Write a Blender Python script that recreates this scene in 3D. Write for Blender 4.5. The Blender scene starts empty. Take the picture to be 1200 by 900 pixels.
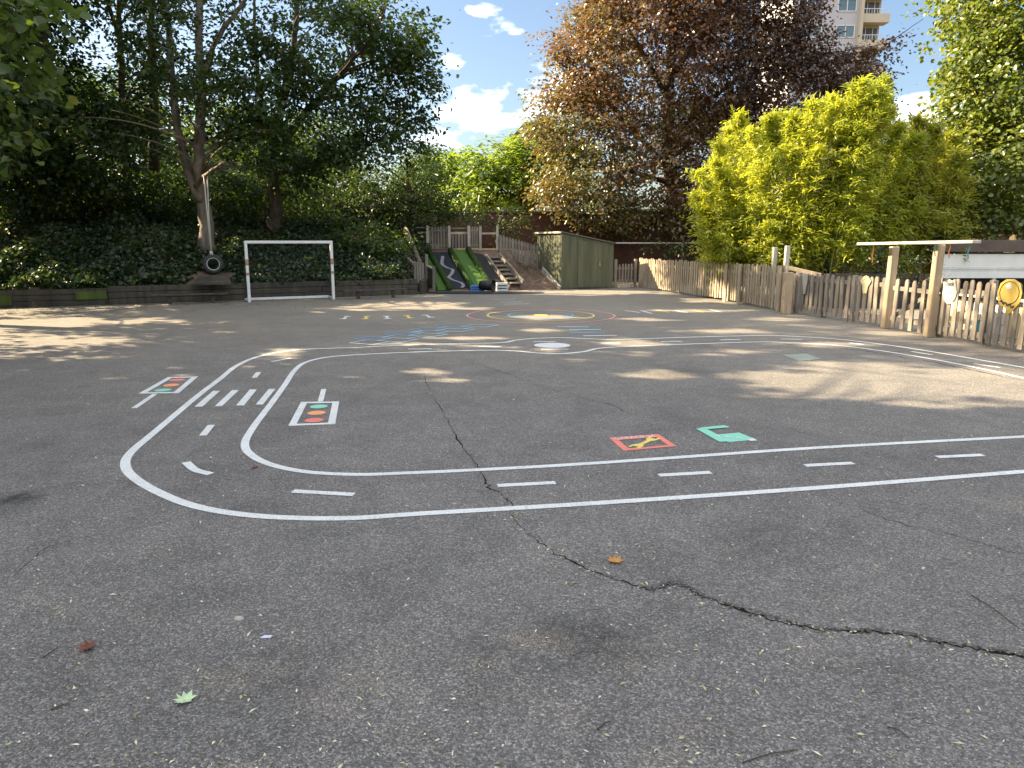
import bpy, math, random
import numpy as np
from mathutils import Vector, Matrix

sc = bpy.context.scene
COL = sc.collection
R = math.radians
rnd = random.Random(7)

# ------------------------------------------------------------------ camera
H = 1.6
FPX = 850.0
PITCH = R(11.1)
cam = bpy.data.cameras.new("camera")
cam.sensor_fit = 'HORIZONTAL'
cam.sensor_width = 36.0
cam.lens = 36.0 * FPX / 1200.0
cam.clip_start = 0.1
cam.clip_end = 5000
co = bpy.data.objects.new("camera", cam)
COL.objects.link(co)
co.location = (0, 0, H)
co.rotation_euler = (math.pi / 2 - PITCH, 0, 0)
sc.camera = co


def ray(px, py):
    u = (px - 600) / FPX
    v = (450 - py) / FPX
    c, s = math.cos(PITCH), math.sin(PITCH)
    return Vector((u, c + v * s, -s + v * c))


def G(px, py, z=0.0):
    d = ray(px, py)
    t = (H - z) / -d.z
    return Vector((d.x * t, d.y * t, z))


def W(px, py, Y):
    d = ray(px, py)
    t = Y / d.y
    return Vector((d.x * t, Y, H + d.z * t))


# ------------------------------------------------------------------ tagging
def tag(o, label=None, cat=None, group=None, kind=None):
    if label: o['label'] = label
    if cat: o['category'] = cat
    if group: o['group'] = group
    if kind: o['kind'] = kind
    return o


def thing(name, label, cat, loc=(0, 0, 0), group=None):
    o = bpy.data.objects.new(name, None)
    o.empty_display_size = 0.2
    COL.objects.link(o)
    o.location = loc
    return tag(o, label, cat, group)


# ------------------------------------------------------------------ mesh builder
class MB:
    def __init__(self):
        self.v = []
        self.f = []

    def add(self, vs, fs):
        n = len(self.v)
        self.v += [Vector(p) for p in vs]
        self.f += [tuple(i + n for i in f) for f in fs]
        return self

    def box(self, c, s, rz=0.0, rot=None):
        c = Vector(c)
        M = rot if rot is not None else Matrix.Rotation(rz, 3, 'Z')
        vs = []
        for k in range(8):
            p = Vector(((k & 1) - .5, ((k >> 1) & 1) - .5, ((k >> 2) & 1) - .5))
            vs.append(c + M @ Vector((p.x * s[0], p.y * s[1], p.z * s[2])))
        return self.add(vs, [(0, 2, 3, 1), (4, 5, 7, 6), (0, 1, 5, 4), (2, 6, 7, 3), (0, 4, 6, 2), (1, 3, 7, 5)])

    def beam(self, p0, p1, w, h, up=(0, 0, 1)):
        p0, p1 = Vector(p0), Vector(p1)
        d = (p1 - p0)
        L = d.length
        d.normalize()
        up = Vector(up)
        x = d.cross(up)
        if x.length < 1e-4: x = d.cross(Vector((0, 1, 0)))
        x.normalize()
        z = x.cross(d)
        M = Matrix((x, d, z)).transposed()
        return self.box((p0 + p1) / 2, (w, L, h), rot=M)

    def tube(self, pts, rad, n=8, cap=True):
        pts = [Vector(p) for p in pts]
        if not hasattr(rad, '__len__'): rad = [rad] * len(pts)
        vs = []
        ref = Vector((0.31, 0.17, 0.93))
        for i, p in enumerate(pts):
            a = pts[max(0, i - 1)]
            b = pts[min(len(pts) - 1, i + 1)]
            d = (b - a).normalized()
            x = d.cross(ref)
            if x.length < .05: x = d.cross(Vector((1, 0, 0)))
            x.normalize()
            y = d.cross(x)
            for k in range(n):
                t = 2 * math.pi * k / n
                vs.append(p + (x * math.cos(t) + y * math.sin(t)) * rad[i])
        fs = []
        for i in range(len(pts) - 1):
            for k in range(n):
                a = i * n + k
                b = i * n + (k + 1) % n
                fs.append((a, b, b + n, a + n))
        if cap:
            fs.append(tuple(range(n - 1, -1, -1)))
            fs.append(tuple((len(pts) - 1) * n + k for k in range(n)))
        return self.add(vs, fs)

    def lathe(self, c, prof, axis=(0, 0, 1), n=20):
        c = Vector(c)
        a = Vector(axis).normalized()
        x = a.orthogonal().normalized()
        y = a.cross(x)
        vs = []
        for (r, h) in prof:
            for k in range(n):
                t = 2 * math.pi * k / n
                vs.append(c + a * h + (x * math.cos(t) + y * math.sin(t)) * r)
        fs = []
        for i in range(len(prof) - 1):
            for k in range(n):
                p = i * n + k
                q = i * n + (k + 1) % n
                fs.append((p, q, q + n, p + n))
        return self.add(vs, fs)

    def prism(self, poly, off):
        """poly: 3D points (planar); off: extrusion vector"""
        n = len(poly)
        poly = [Vector(p) for p in poly]
        off = Vector(off)
        vs = poly + [p + off for p in poly]
        fs = [tuple(range(n - 1, -1, -1)), tuple(range(n, 2 * n))]
        for k in range(n):
            fs.append((k, (k + 1) % n, n + (k + 1) % n, n + k))
        return self.add(vs, fs)

    def poly(self, pts):
        return self.add(pts, [tuple(range(len(pts)))])

    def build(self, name, mat, parent=None, smooth=False, bevel=0):
        off = Vector(parent.location) if parent is not None else Vector((0, 0, 0))
        if parent is not None and parent.parent is not None:
            off = off + Vector(parent.parent.location)
        me = bpy.data.meshes.new(name)
        me.from_pydata([tuple(p - off) for p in self.v], [], self.f)
        me.update()
        me.materials.append(mat)
        if smooth:
            for p in me.polygons: p.use_smooth = True
        o = bpy.data.objects.new(name, me)
        COL.objects.link(o)
        if parent is not None: o.parent = parent
        if bevel:
            m = o.modifiers.new("bevel", 'BEVEL')
            m.width = bevel
            m.segments = 1
            m.limit_method = 'ANGLE'
        return o


# ------------------------------------------------------------------ materials
class NT:
    def __init__(self, name):
        self.m = bpy.data.materials.new(name)
        self.m.use_nodes = True
        self.t = self.m.node_tree
        self.t.nodes.clear()
        self.out = self.n('ShaderNodeOutputMaterial')

    def n(self, typ, **kw):
        x = self.t.nodes.new(typ)
        for k, v in kw.items():
            if k == 'inp':
                for a, b in v.items(): self.set(x, a, b)
            else:
                setattr(x, k, v)
        return x

    def set(self, node, key, val):
        s = node.inputs[key]
        if hasattr(val, 'is_output') or isinstance(val, bpy.types.NodeSocket):
            self.t.links.new(val, s)
        else:
            s.default_value = val

    def noise(self, scale, detail=4, rough=.6, vec=None, dist=0.0):
        x = self.n('ShaderNodeTexNoise')
        x.inputs['Scale'].default_value = scale
        x.inputs['Detail'].default_value = detail
        x.inputs['Roughness'].default_value = rough
        x.inputs['Distortion'].default_value = dist
        if vec is not None: self.t.links.new(vec, x.inputs['Vector'])
        return x.outputs['Fac']

    def ramp(self, fac, stops):
        x = self.n('ShaderNodeValToRGB')
        e = x.color_ramp.elements
        while len(e) < len(stops): e.new(0.5)
        for i, (p, c) in enumerate(stops):
            e[i].position = p
            e[i].color = (c[0], c[1], c[2], 1) if hasattr(c, '__len__') else (c, c, c, 1)
        self.t.links.new(fac, x.inputs['Fac'])
        return x.outputs['Color']

    def mix(self, fac, a, b, mode='MIX'):
        x = self.n('ShaderNodeMix', data_type='RGBA', blend_type=mode)
        for k, v in ((0, fac), (6, a), (7, b)):
            if isinstance(v, bpy.types.NodeSocket):
                self.t.links.new(v, x.inputs[k])
            else:
                x.inputs[k].default_value = v if k == 0 else ((*v, 1) if hasattr(v, '__len__') else (v, v, v, 1))
        return x.outputs[2]

    def math(self, op, a, b=0.0, clamp=False):
        x = self.n('ShaderNodeMath', operation=op, use_clamp=clamp)
        self.set(x, 0, a)
        self.set(x, 1, b)
        return x.outputs[0]

    def coord(self, kind='Object', scale=(1, 1, 1)):
        c = self.n('ShaderNodeTexCoord').outputs[kind]
        if scale == (1, 1, 1): return c
        m = self.n('ShaderNodeMapping')
        m.inputs['Scale'].default_value = scale
        self.t.links.new(c, m.inputs['Vector'])
        return m.outputs[0]

    def bump(self, h, strength=.3, dist=.01):
        b = self.n('ShaderNodeBump')
        b.inputs['Strength'].default_value = strength
        b.inputs['Distance'].default_value = dist
        self.t.links.new(h, b.inputs['Height'])
        return b.outputs[0]

    def principled(self, color, rough=.7, normal=None, metal=0.0, spec=.4, **kw):
        p = self.n('ShaderNodeBsdfPrincipled')
        if isinstance(color, bpy.types.NodeSocket):
            self.t.links.new(color, p.inputs['Base Color'])
        else:
            p.inputs['Base Color'].default_value = (*color, 1)
        self.set(p, 'Roughness', rough)
        p.inputs['Metallic'].default_value = metal
        p.inputs['Specular IOR Level'].default_value = spec
        if normal is not None: self.t.links.new(normal, p.inputs['Normal'])
        for k, v in kw.items(): self.set(p, k, v)
        self.t.links.new(p.outputs[0], self.out.inputs['Surface'])
        return self.m


def simple(name, col, rough=.6, var=.25, scale=6, metal=0.0, spec=.4, bump=0.0, stretch=(1, 1, 1)):
    t = NT(name)
    c = t.coord('Object', stretch)
    n = t.noise(scale, 5, .65, c)
    d = tuple(max(0, x * (1 - var)) for x in col)
    l = tuple(min(1, x * (1 + var)) for x in col)
    colr = t.ramp(n, [(.3, d), (.7, l)])
    nm = t.bump(t.noise(scale * 4, 4, .6, c), bump, .01) if bump else None
    return t.principled(colr, rough, nm, metal, spec)


def wood(name, dark, light, scale=1.0, green=0.0, stretch=(30, 30, 2.5)):
    t = NT(name)
    c = t.coord('Object', tuple(x * scale for x in stretch))
    n = t.noise(1.0, 5, .7, c, .3)
    n2 = t.noise(1.6, 4, .6, t.coord('Object'))
    col = t.ramp(n, [(.25, dark), (.75, light)])
    col = t.mix(t.math('MULTIPLY', t.ramp(n2, [(.42, 0.0), (.72, 1.0)]), .45), col, tuple(x * .55 for x in dark))
    n3 = t.noise(1.0, 2, .5, t.coord('Object', (7.3 * scale, 7.3 * scale, .25)))
    col = t.mix(1.0, col, t.ramp(n3, [(.3, (.70, .70, .72)), (.5, (1, 1, 1)), (.7, (1.2, 1.17, 1.1))]), 'MULTIPLY')
    if green:
        col = t.mix(t.math('MULTIPLY', t.ramp(t.noise(2.3, 3, .6, t.coord('Object')), [(.5, 0.0), (.7, 1.0)]), green), col, (.07, .11, .03))
    return t.principled(col, .85, t.bump(n, .35, .01), 0, .2)


def leafmat(name, cols, trans=.42, tcol=1.6, gloss=.05, yellow=(1.15, 1.1, .5)):
    """cols: stops over the per-leaf random value"""
    t = NT(name)
    a = t.n('ShaderNodeAttribute', attribute_name='rnd')
    col = t.ramp(a.outputs['Fac'], cols)
    d = t.n('ShaderNodeBsdfDiffuse')
    t.t.links.new(col, d.inputs['Color'])
    tc = t.mix(1.0, col, tuple(min(2.5, y * tcol) for y in yellow), 'MULTIPLY')
    tr = t.n('ShaderNodeBsdfTranslucent')
    t.t.links.new(tc, tr.inputs['Color'])
    m = t.n('ShaderNodeMixShader')
    m.inputs[0].default_value = trans
    t.t.links.new(d.outputs[0], m.inputs[1])
    t.t.links.new(tr.outputs[0], m.inputs[2])
    g = t.n('ShaderNodeBsdfGlossy')
    g.inputs['Roughness'].default_value = .38
    g.inputs['Color'].default_value = (1, 1, 1, 1)
    m2 = t.n('ShaderNodeMixShader')
    m2.inputs[0].default_value = gloss
    t.t.links.new(m.outputs[0], m2.inputs[1])
    t.t.links.new(g.outputs[0], m2.inputs[2])
    t.t.links.new(m2.outputs[0], t.out.inputs['Surface'])
    return t.m


# asphalt: fine light and dark aggregate in a dark binder, with its own stains and worn areas
def asphalt_mat():
    t = NT('asphalt')
    c = t.coord('Object')
    vor = t.n('ShaderNodeTexVoronoi', feature='F1')
    vor.inputs['Scale'].default_value = 140
    vor.inputs['Randomness'].default_value = 1
    t.t.links.new(c, vor.inputs['Vector'])
    cell = t.n('ShaderNodeSeparateColor')
    t.t.links.new(vor.outputs['Color'], cell.inputs[0])
    stone = t.ramp(cell.outputs[0], [(0, .06), (.45, .13), (.8, .26), (.95, .38), (.985, .5)])
    fine = t.noise(420, 3, .7, c)
    col = t.mix(.36, stone, t.ramp(fine, [(.3, .08), (.7, .27)]))
    big = t.noise(.33, 5, .62, c, .6)
    col = t.mix(1.0, col, t.ramp(big, [(.3, (.83, .79, .745)), (.5, (1, .955, .905)), (.72, (1.14, 1.09, 1.02))]), 'MULTIPLY')
    med = t.noise(2.2, 5, .7, c, .4)
    col = t.mix(1.0, col, t.ramp(med, [(.28, (.76, .76, .76)), (.5, (1, 1, 1)), (.72, (1.18, 1.17, 1.15))]), 'MULTIPLY')
    # dust, paler towards the far side, with warm sunlight put into its yellow tint
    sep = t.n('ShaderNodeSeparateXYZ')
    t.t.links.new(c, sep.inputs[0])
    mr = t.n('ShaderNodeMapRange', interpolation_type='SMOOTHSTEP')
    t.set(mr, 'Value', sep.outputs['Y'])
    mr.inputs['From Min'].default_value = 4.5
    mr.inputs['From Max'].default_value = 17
    dust_sunf = t.math('MULTIPLY', mr.outputs[0], t.ramp(t.noise(.5, 4, .6, c), [(.3, .2), (.75, .62)]))
    col = t.mix(dust_sunf, col, (.31, .27, .205))
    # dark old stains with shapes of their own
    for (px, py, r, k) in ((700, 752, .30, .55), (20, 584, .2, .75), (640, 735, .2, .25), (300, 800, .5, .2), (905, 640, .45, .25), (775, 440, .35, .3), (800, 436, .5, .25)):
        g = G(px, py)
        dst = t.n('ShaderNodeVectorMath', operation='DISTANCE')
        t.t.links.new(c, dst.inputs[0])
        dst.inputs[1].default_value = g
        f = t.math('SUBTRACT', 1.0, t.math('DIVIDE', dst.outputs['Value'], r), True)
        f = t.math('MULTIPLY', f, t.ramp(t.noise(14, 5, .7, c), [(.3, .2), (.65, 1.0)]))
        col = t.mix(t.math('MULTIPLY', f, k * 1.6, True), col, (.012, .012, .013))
    hgt = t.math('ADD', t.math('MULTIPLY', vor.outputs['Distance'], -1.0), t.math('MULTIPLY', t.noise(60, 3, .6, c), .6))
    nm = t.bump(hgt, .9, .009)
    return t.principled(col, .82, nm, 0, .35)


def paint_mat(name, col, wear=.35):
    t = NT(name)
    c = t.coord('Object')
    n = t.noise(120, 4, .75, c)
    n2 = t.noise(5, 4, .6, c)
    f = t.math('MULTIPLY', t.ramp(n, [(.46, 0.0), (.63, 1.0)]), t.ramp(n2, [(.25, .15), (.75, 1.0)]))
    chip = t.math('MULTIPLY', t.ramp(t.noise(38, 5, .7, c), [(.60, 0.0), (.66, 1.0)]), t.ramp(t.noise(2.3, 3, .6, c), [(.40, 0.0), (.65, 1.0)]))
    f = t.math('MAXIMUM', f, t.math('MULTIPLY', chip, .9))
    cc = t.mix(t.math('MULTIPLY', f, wear * 2, True), col, (.18, .18, .18))
    cc = t.mix(t.ramp(t.noise(1.1, 4, .6, c), [(.4, 0.0), (.8, .25)]), cc, tuple(x * .6 for x in col))
    return t.principled(cc, .7, t.bump(t.noise(150, 3, .6, c), .5, .004), 0, .35)


def brick_mat():
    t = NT('dark_brick')
    b = t.n('ShaderNodeTexBrick')
    c = t.coord('Object')
    m = t.n('ShaderNodeMapping')
    m.inputs['Rotation'].default_value = (R(90), 0, 0)
    t.t.links.new(c, m.inputs['Vector'])
    t.t.links.new(m.outputs[0], b.inputs['Vector'])
    b.inputs['Scale'].default_value = 4.5
    b.inputs['Color1'].default_value = (.11, .05, .034, 1)
    b.inputs['Color2'].default_value = (.075, .036, .026, 1)
    b.inputs['Mortar'].default_value = (.09, .075, .065, 1)
    b.inputs['Mortar Size'].default_value = .012
    col = t.mix(t.ramp(t.noise(1.3, 4, .6, c), [(.4, 0.0), (.8, .6)]), b.outputs['Color'], (.05, .035, .03))
    return t.principled(col, .9, t.bump(b.outputs['Fac'], .3, .01), 0, .2)


M = {}
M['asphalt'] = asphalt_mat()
M['white_paint'] = paint_mat('white_road_paint', (.70, .72, .71), .5)
M['blue_paint'] = paint_mat('blue_road_paint', (.12, .42, .72), .4)
M['lightblue_paint'] = paint_mat('pale_blue_road_paint', (.42, .66, .80), .4)
M['yellow_paint'] = paint_mat('yellow_road_paint', (.80, .62, .14), .4)
M['red_paint'] = paint_mat('red_road_paint', (.78, .22, .17), .35)
M['pink_paint'] = paint_mat('pink_red_road_paint', (.78, .30, .30), .5)
M['orange_paint'] = paint_mat('orange_road_paint', (.88, .36, .16), .3)
M['green_paint'] = paint_mat('green_road_paint', (.24, .62, .47), .3)
M['worn_green_paint'] = paint_mat('worn_green_road_paint', (.30, .36, .30), .9)
M['crack'] = simple('crack_dirt', (.016, .014, .011), .95, .5, 30, spec=.05)
M['asphalt_crumb'] = simple('asphalt_crumb', (.10, .095, .09), .95, .5, 60, spec=.1)
M['earth'] = simple('earth', (.10, .075, .05), .95, .45, 2.5, spec=.1, bump=.5)
M['soil'] = simple('bank_soil', (.14, .10, .075), .95, .5, 5, spec=.1, bump=.6)
M['picket_wood'] = wood('weathered_picket_wood', (.30, .245, .18), (.50, .42, .31))
M['picket_wood_brown'] = wood('brown_picket_wood', (.205, .178, .145), (.345, .30, .25))
M['new_wood'] = wood('tan_timber', (.34, .255, .165), (.51, .405, .28))
M['grey_wood'] = wood('grey_timber', (.17, .15, .125), (.31, .28, .235))
M['pale_wood'] = wood('pale_timber', (.38, .34, .28), (.56, .52, .45))
M['sleeper'] = wood('dark_sleeper_wood', (.05, .043, .036), (.115, .098, .08), 1, .35, (2.5, 25, 30))
M['mossy_sleeper'] = wood('mossy_sleeper_wood', (.07, .09, .02), (.13, .17, .04), 1, .9, (2.5, 25, 30))
M['white_metal'] = simple('chipped_white_metal', (.72, .72, .70), .45, .12, 9)
M['rust'] = simple('rusty_metal', (.36, .23, .14), .8, .3, 20)
M['green_metal'] = simple('grey_green_sheet_metal', (.115, .122, .080), .5, .26, 1.0, stretch=(5, 5, .6))
M['green_metal_dark'] = simple('green_roof_metal', (.12, .135, .10), .55, .15, 3)
M['steel'] = simple('bare_steel', (.6, .6, .58), .35, .1, 5, .9)
M['rubber'] = simple('black_rubber', (.022, .022, .024), .85, .35, 20, spec=.3, bump=.4)
M['worn_rubber'] = simple('scuffed_tyre_rubber', (.05, .05, .05), .75, .35, 12, spec=.3)
M['tyre_rim'] = simple('worn_tyre_bead', (.42, .41, .39), .8, .3, 18)
M['rope'] = simple('pale_rope', (.55, .52, .46), .9, .25, 60)
M['turf'] = simple('green_artificial_turf', (.08, .155, .04), .95, .28, 60, spec=.1, bump=.8)
M['turf_dark'] = simple('dark_green_turf_roll', (.035, .065, .018), .95, .4, 50, spec=.1, bump=.9)
M['mulch'] = simple('dark_blue_rubber_crumb', (.03, .032, .042), .9, .5, 25, spec=.2, bump=.8)
M['grey_path'] = simple('grey_rubber_strip', (.24, .24, .27), .85, .2, 12)
M['blue_plastic'] = simple('blue_plastic', (.10, .22, .55), .4, .1, 5)
M['white_plastic'] = simple('white_plastic', (.68, .68, .66), .45, .1, 5)
M['black_plastic'] = simple('black_plastic', (.018, .018, .02), .45, .2, 6)
M['cyan_plastic'] = simple('cyan_plastic', (.05, .45, .62), .35, .1, 6)
M['cream_panel'] = simple('cream_painted_board', (.66, .55, .33), .6, .10, 3)
M['white_board'] = simple('white_painted_board', (.74, .74, .70), .6, .08, 2)
M['plaque_white'] = simple('pale_grey_plaque', (.34, .35, .33), .55, .06, 4)
M['plaque_yellow'] = simple('ochre_plaque', (.36, .26, .06), .55, .08, 4)
M['plaque_cream'] = simple('cream_plaque', (.52, .48, .28), .55, .08, 4)
M['plaque_pale'] = simple('pale_plaque_face', (.46, .47, .45), .55, .06, 4)
M['ink'] = simple('dark_lettering', (.03, .03, .035), .6, .1, 4)
M['brick'] = brick_mat()
M['bark'] = wood('tree_bark', (.045, .035, .026), (.13, .105, .078), 1, .25, (18, 18, 3))
M['bark_pale'] = wood('pale_grey_bark', (.13, .11, .09), (.27, .235, .19), 1, .15, (14, 14, 3))
M['bark_grey'] = wood('beech_bark', (.05, .045, .04), (.11, .10, .09), 1, 0, (8, 8, 3))
M['culm'] = simple('bamboo_culm', (.22, .24, .06), .5, .25, 4)
M['tower_grey'] = simple('pale_mauve_render', (.50, .49, .505), .8, .05, .3)
M['tower_cream'] = simple('cream_concrete', (.56, .49, .36), .8, .06, .4)
M['glass'] = simple('blue_window_glass', (.10, .17, .20), .08, .2, .5, spec=.9)
M['dark_glass'] = simple('dark_balcony_opening', (.08, .085, .09), .3, .2, .8)
M['dark_roof'] = simple('dark_flat_roof', (.11, .085, .07), .8, .25, 3)
M['ribbon_green'] = simple('green_ribbon', (.08, .40, .25), .7, .1, 9)
M['ribbon_orange'] = simple('orange_ribbon', (.75, .30, .10), .7, .1, 9)
M['ribbon_teal'] = simple('teal_ribbon', (.10, .30, .35), .7, .1, 9)
M['net'] = simple('dark_netting', (.03, .045, .06), .8, .2, 9)

M['leaf_dark'] = leafmat('dark_broad_leaf', [(0, (.016, .030, .010)), (.5, (.031, .058, .015)), (.9, (.058, .092, .023)), (1, (.115, .125, .03))], .36, 1.9, .025)
M['leaf_mid'] = leafmat('mid_green_leaf', [(0, (.035, .065, .015)), (.5, (.062, .105, .022)), (.9, (.10, .145, .030)), (1, (.18, .17, .04))], .38, 1.8, .03)
M['leaf_maple'] = leafmat('maple_leaf', [(0, (.065, .10, .022)), (.5, (.12, .16, .032)), (.88, (.18, .21, .04)), (1, (.28, .24, .06))], .42, 1.7, .04)
M['leaf_lime'] = leafmat('lime_green_leaf', [(0, (.09, .14, .018)), (.5, (.14, .21, .028)), (.9, (.20, .27, .035)), (1, (.28, .28, .05))], .45, 1.7)
M['leaf_beech'] = leafmat('copper_beech_leaf', [(0, (.038, .024, .022)), (.22, (.065, .038, .030)), (.42, (.125, .072, .038)), (.58, (.16, .115, .045)), (.74, (.13, .135, .042)), (1, (.105, .14, .042))], .36, 1.7, .05, (1.2, .95, .6))
M['leaf_bamboo'] = leafmat('yellow_green_bamboo_leaf', [(0, (.12, .175, .025)), (.4, (.29, .335, .04)), (.8, (.43, .455, .06)), (1, (.58, .53, .11))], .50, 1.6, .03, (1.1, 1.05, .5))
M['leaf_bamboo_dull'] = leafmat('olive_yellow_bamboo_leaf', [(0, (.11, .15, .022)), (.5, (.23, .26, .035)), (1, (.42, .40, .07))], .5, 1.6, .03, (1.1, 1.05, .5))
M['leaf_olive'] = leafmat('olive_leaf', [(0, (.075, .085, .020)), (.5, (.13, .14, .030)), (1, (.24, .22, .05))], .42, 1.5)
M['leaf_silver'] = leafmat('silver_variegated_leaf', [(0, (.10, .13, .08)), (.5, (.22, .25, .16)), (1, (.42, .44, .32))], .3, 1.2)
M['leaf_ivy'] = leafmat('ivy_leaf', [(0, (.014, .028, .010)), (.5, (.026, .052, .015)), (.9, (.05, .08, .02)), (1, (.12, .11, .04))], .34, 1.9, .03)
M['leaf_weed'] = leafmat('weed_leaf', [(0, (.05, .09, .02)), (1, (.12, .17, .04))], .35, 1.5)

# ------------------------------------------------------------------ foliage
SUN_AZ, SUN_EL = -75.0, 32.0
SUN = np.array([math.sin(R(SUN_AZ)) * math.cos(R(SUN_EL)), math.cos(R(SUN_AZ)) * math.cos(R(SUN_EL)), math.sin(R(SUN_EL))])


def vnoise(x, y, seed):
    xi, yi = np.floor(x).astype(np.int64), np.floor(y).astype(np.int64)
    fx, fy = x - xi, y - yi
    fx, fy = fx * fx * (3 - 2 * fx), fy * fy * (3 - 2 * fy)

    def h(a, b):
        n = (a * 374761393 + b * 668265263 + seed * 974634777) & 0x7fffffff
        n = ((n ^ (n >> 13)) * 1274126177) & 0x7fffffff
        return ((n ^ (n >> 16)) & 0xffff) / 65535.0
    return (h(xi, yi) * (1 - fx) + h(xi + 1, yi) * fx) * (1 - fy) + (h(xi, yi + 1) * (1 - fx) + h(xi + 1, yi + 1) * fx) * fy


# where the crowns of the bank trees are open towards the sun, given as the places on the ground that the light reaches
OPEN = [(890, 440, 70, 8, .85), (900, 452, 60, 5, .8), (1000, 462, 110, 8, .9), (1180, 460, 70, 10, .9), (1050, 450, 150, 17, 1.0), (1150, 438, 70, 9, .9), (930, 464, 60, 7, .8), (1130, 474, 80, 5, .8), (850, 456, 50, 5, .6), (770, 439, 70, 6, .75), (850, 415, 50, 3, .6), (960, 404, 60, 4, .6), (1040, 391, 50, 3, .7),
        (485, 357, 60, 5, 1.0), (430, 361, 40, 3, .9), (540, 362, 40, 3, .6), (50, 378, 80, 6, .9), (180, 376, 50, 4, .7), (70, 402, 60, 4, .7), (345, 413, 32, 6, 1.0), (530, 448, 45, 5, .9), (500, 436, 40, 3, .8), (600, 494, 40, 4, .5),
        (640, 372, 45, 3, .9), (740, 402, 50, 4, .95), (860, 388, 60, 3, .7), (640, 387, 50, 3, .7), (760, 374, 60, 3, .6), (560, 396, 60, 3, .6), (820, 364, 60, 3, .7), (900, 374, 50, 3, .6), (230, 440, 30, 3, .6), (150, 540, 25, 5, .3), (480, 403, 50, 3, .5),
        (690, 343, 90, 3, 1.0), (840, 352, 60, 4, .8), (720, 413, 40, 3, .5), (990, 430, 90, 8, .8)]


SHAFTS = []


def lit(p):
    q = p - SUN * (p[:, 2] / SUN[2])[:, None]
    x, y = q[:, 0], q[:, 1]
    f = np.zeros(len(p))
    for (px, py, rx, ry, k) in OPEN:
        c = G(px, py)
        ax = abs(G(px + rx, py).x - c.x)
        ay = abs(G(px, py - ry).y - G(px, py + ry).y) * .5
        f = np.maximum(f, k * np.exp(-.9 * (((x - c.x) / ax) ** 2 + ((y - c.y) / ay) ** 2)))
    n = .55 * vnoise(x * 2.1, y * 1.5, 3) + .45 * vnoise(x * 5.2, y * 3.6, 5)
    band = np.clip((y - 6.0) / 2.5, 0, 1) * np.clip((19.5 - y) / 2, 0, 1)
    # the gap over the bank through which the bamboo and the far fence get their sun
    t = (p[:, 0] - 7.5) / SUN[0]
    yy, zz = p[:, 1] - SUN[1] * t, p[:, 2] - SUN[2] * t
    gap = (yy > 15.5) & (yy < 23.5) & (zz > .3) & (zz < 7.5) & (p[:, 2] > 8.6) & (vnoise(yy * 1.3, zz * 1.3, 9) > .16)
    for c, r in SHAFTS:
        d = p - np.array(c)
        along = d @ SUN
        gap |= (along > 0) & (np.linalg.norm(d - along[:, None] * SUN, axis=1) < r * (.6 + .8 * vnoise(p[:, 0] * 3, p[:, 2] * 3, 4)))
    return (f + n * .7 > .70) | ((n > .73) & (band > .5)) | gap

def unit(rng, n):
    v = rng.normal(size=(n, 3))
    return v / np.linalg.norm(v, axis=1, keepdims=True)


def leaf_object(name, pos, nrm, axis, ln, wd, val, mat, parent=None, fold=.18, hexa=False):
    """One mesh of many separate folded leaves. pos (N,3) leaf base; axis = direction base to tip."""
    N = len(pos)
    off = np.array(parent.location) if parent is not None else np.zeros(3)
    pos = pos - off
    a = axis - nrm * np.sum(axis * nrm, 1, keepdims=True)
    a /= np.linalg.norm(a, axis=1, keepdims=True) + 1e-9
    s = np.cross(nrm, a)
    ln = ln[:, None]
    wd = wd[:, None]
    if hexa:
        k = 6
        P = np.stack([pos, pos + a * ln * .28 + s * wd * .5 + nrm * wd * fold, pos + a * ln * .68 + s * wd * .40 + nrm * wd * fold * .6,
                      pos + a * ln - nrm * ln * .06, pos + a * ln * .68 - s * wd * .40 + nrm * wd * fold * .6, pos + a * ln * .28 - s * wd * .5 + nrm * wd * fold], 1)
        idx = np.array([0, 3, 2, 1, 0, 5, 4, 3])
        per = 4
    else:
        k = 4
        P = np.stack([pos, pos + a * ln * .45 + s * wd * .5 + nrm * wd * fold, pos + a * ln - nrm * ln * .05, pos + a * ln * .45 - s * wd * .5 + nrm * wd * fold], 1)
        idx = np.array([0, 2, 1, 0, 3, 2])
        per = 3
    V = P.reshape(-1, 3)
    I = (idx[None, :] + np.arange(N)[:, None] * k).reshape(-1)
    me = bpy.data.meshes.new(name)
    me.vertices.add(len(V))
    me.vertices.foreach_set('co', V.astype(np.float32).ravel())
    me.loops.add(len(I))
    me.loops.foreach_set('vertex_index', I.astype(np.int32))
    nf = len(I) // per
    me.polygons.add(nf)
    me.polygons.foreach_set('loop_start', (np.arange(nf) * per).astype(np.int32))
    me.update(calc_edges=True)
    at = me.attributes.new('rnd', 'FLOAT', 'FACE')
    at.data.foreach_set('value', np.repeat(val, 2).astype(np.float32))
    me.materials.append(mat)
    o = bpy.data.objects.new(name, me)
    COL.objects.link(o)
    if parent is not None: o.parent = parent
    return o


def lobe(px, py, rx, ry, Y, dep=None, k=1.0):
    """A crown lobe: centre at the depth Y, radii in metres taken from its angular size."""
    m = Y / FPX
    return (W(px, py, Y), rx * m, dep if dep else (rx + ry) * .5 * m, ry * m, k)


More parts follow.
